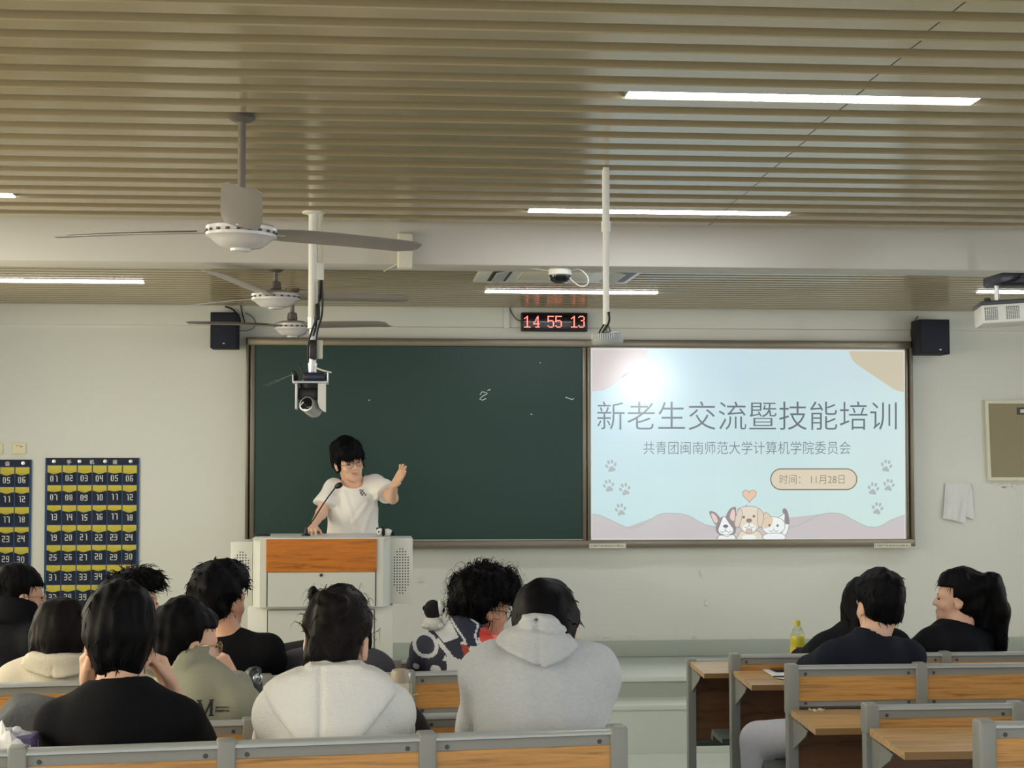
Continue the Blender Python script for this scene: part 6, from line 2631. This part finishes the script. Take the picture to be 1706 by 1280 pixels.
    S = seated(2, (1597, 997, Yh), (-66, 2, 0), (1598, 1050, Yh - .03), .15, turn=-20, drop=(.06, .06), face=True,
               hair=dict(seed=23, vol=1.05, fringe=.05, side=.02, nape=-.1, tufts=[(300, .05, .003, -.4, .1, .1)],
                         locks=[((0, -.1, .06), (0, -.14, .07), .05, .045, .02), ((0, -.14, .075), (.01, -.18, -.05), .05, .045, .03), ((.01, -.18, -.05), (.02, -.185, -.19), .045, .03, .03), ((.02, -.185, -.18), (.02, -.215, -.3), .028, .006, .02),
                                ((0, -.07, .0), (0, -.11, -.12), .05, .03, .03)], box=(.26, .22, .17, .34)),
               top=dict(name='jacket', mat=M_BLKJKT, thick=.03, fold=.005, neckr=.08, neckz=.03, seed=20))
    person('person with long black ponytail and black jacket in profile, at the right', S)


def poly_sd(X, Z, pts):
    """signed distance to a closed outline in the x, z plane"""
    d = np.full(X.shape, 1e9, np.float32)
    ins = np.zeros(X.shape, bool)
    n = len(pts)
    for i in range(n):
        (x0, z0), (x1, z1) = pts[i], pts[(i + 1) % n]
        ex, ez = x1 - x0, z1 - z0
        t = np.clip(((X - x0) * ex + (Z - z0) * ez) / (ex * ex + ez * ez + 1e-12), 0, 1)
        d = np.minimum(d, (X - x0 - t * ex) ** 2 + (Z - z0 - t * ez) ** 2)
        c = ((z0 <= Z) & (z1 > Z)) | ((z1 <= Z) & (z0 > Z))
        xi = x0 + (Z - z0) / np.where(ez == 0, 1e-9, ez) * ex
        ins ^= c & (X < xi)
    d = np.sqrt(d)
    return np.where(ins, -d, d)


def hood(outline, y, mtl, nb, thick, seam, sag=.0, hole=None, layers=(), h=.006):
    """hood of a top lying on the back: outline in photo pixels at depth y, following the garment below"""
    pts = [(at(px, py, y).x, at(px, py, y).z) for px, py in outline]
    xs = [p[0] for p in pts]
    zs = [p[1] for p in pts]
    z0, z1 = min(zs), max(zs)
    sx = at(seam, 1100, y).x

    def fn(P, f):
        X, Y, Z = P[..., 0], P[..., 1], P[..., 2]
        d2 = poly_sd(X, Z, pts)
        low = np.clip((z1 - Z) / (z1 - z0), 0, 1)
        th = thick * (.55 + .45 * low) + sag * np.sin(np.clip(-d2 / .1, 0, 1) * 1.57)
        # a cloth that keeps off the neck: never further forward than the rim
        back = np.minimum(f, (nb[1] - .045) - Y) if False else f
        g = np.maximum(back - th, Y - (nb[1] + .05))
        q = np.maximum(Z - (z1 + .0), 0)
        blob = ell(P, (nb[0], nb[1] - .045, (z1 * .62 + z0 * .38)), ((xs_half) * .95, .075 + sag, (z1 - z0) * .62))
        g = smin(g, blob, .03)
        r = smax(g, d2, .018)
        for lx0, lz0, lx1, lz1, dp in layers:
            a = at(lx0, lz0, y)
            b = at(lx1, lz1, y)
            s_ = seg(P, (a.x, 0, a.z), (b.x, 0, b.z), 0, 0, (0, 1, 0), 0.0)
            r = r + dp * np.exp(-(s_ / .008) ** 2)
        r = r + .0045 * np.exp(-((X - sx) / .0045) ** 2) * np.clip((z1 - .04 - Z) / .02, 0, 1) + wob(P, 30, .003, 31)
        if hole is not None:
            r = smax(r, -ell(P, hole[0], hole[1]), .012)
        return r
    xs_half = (max(xs) - min(xs)) / 2
    return ('hood', mtl, fn, (min(xs) - .03, nb[1] - .26, z0 - .03), (max(xs) + .03, nb[1] + .1, z1 + .03), h)


def seam_groove(nb, dx):
    def fn(P, f):
        L = P - nb
        w = np.abs(L[..., 0] - dx)
        g = .004 * np.exp(-(w / .006) ** 2) * (L[..., 1] < 0) * (L[..., 2] > -.2)
        return f + g
    return fn


def bold_pattern(c):
    """printed panels of the jacket as seen on its back and sleeve"""
    mats = [mat('jacket_navy', (32, 36, 58), .75), mat('jacket_white', (196, 200, 206), .75), mat('jacket_red', (206, 70, 62), .75), mat('jacket_coral', (226, 120, 106), .75), mat('jacket_rust', (150, 58, 44), .75)]
    mi = np.zeros(len(c))
    # where each bit of cloth lies, on a grid over the figure's back
    o = at(640, 1000, 6.2)
    ux = at(641, 1000, 6.2).x - o.x
    uz = at(640, 1001, 6.2).z - o.z
    u = (c[:, 0] - o.x) / ux * 6.4
    w = (c[:, 2] - o.z) / uz * 6.4

    def area(pts):
        return poly_sd(u, w, pts) < 0

    def line(pts, wd):
        m = np.zeros(len(u), bool)
        for (x0, y0), (x1, y1) in zip(pts[:-1], pts[1:]):
            ex, ey = x1 - x0, y1 - y0
            t = np.clip(((u - x0) * ex + (w - y0) * ey) / (ex * ex + ey * ey), 0, 1)
            m |= np.hypot(u - x0 - t * ex, w - y0 - t * ey) < wd / 2
        return m
    mi[area([(470, 300), (700, 205), (790, 390), (640, 450), (555, 370)])] = 1
    r = np.hypot(u - 445, w - 500)
    mi[r < 150] = 0
    mi[(r < 135) & (r > 96)] = 1
    mi[area([(1000, 390), (1030, 300), (1100, 280), (1230, 330), (1400, 420), (1400, 560), (1030, 550)])] = 2
    mi[area([(1100, 280), (1180, 300), (1240, 520), (1180, 530), (1150, 380)])] = 3
    mi[line([(1000, 400), (1020, 470), (1030, 560)], 22)] = 1
    mi[area([(805, 440), (860, 415), (880, 462), (820, 470)])] = 1
    mi[area([(810, 468), (882, 458), (908, 560), (842, 578)])] = 4
    mi[area([(894, 482), (1000, 462), (1016, 532), (908, 562)])] = 1
    mi[line([(700, 180), (770, 300), (850, 410)], 22)] = 1
    mi[line([(930, 205), (1005, 260), (965, 370), (985, 450)], 22)] = 1
    mi[area([(660, 545), (730, 600), (920, 690), (920, 800), (660, 800)])] = 1
    mi[area([(650, 565), (668, 632), (612, 636)])] = 1
    mi[line([(580, 440), (720, 600), (920, 690)], 44)] = 1
    mi[np.hypot(u - 550, w - 745) < 54] = 1
    mi[np.hypot(u - 350, w - 745) < 34] = 1
    return mi, mats


speaker_person()
audience()
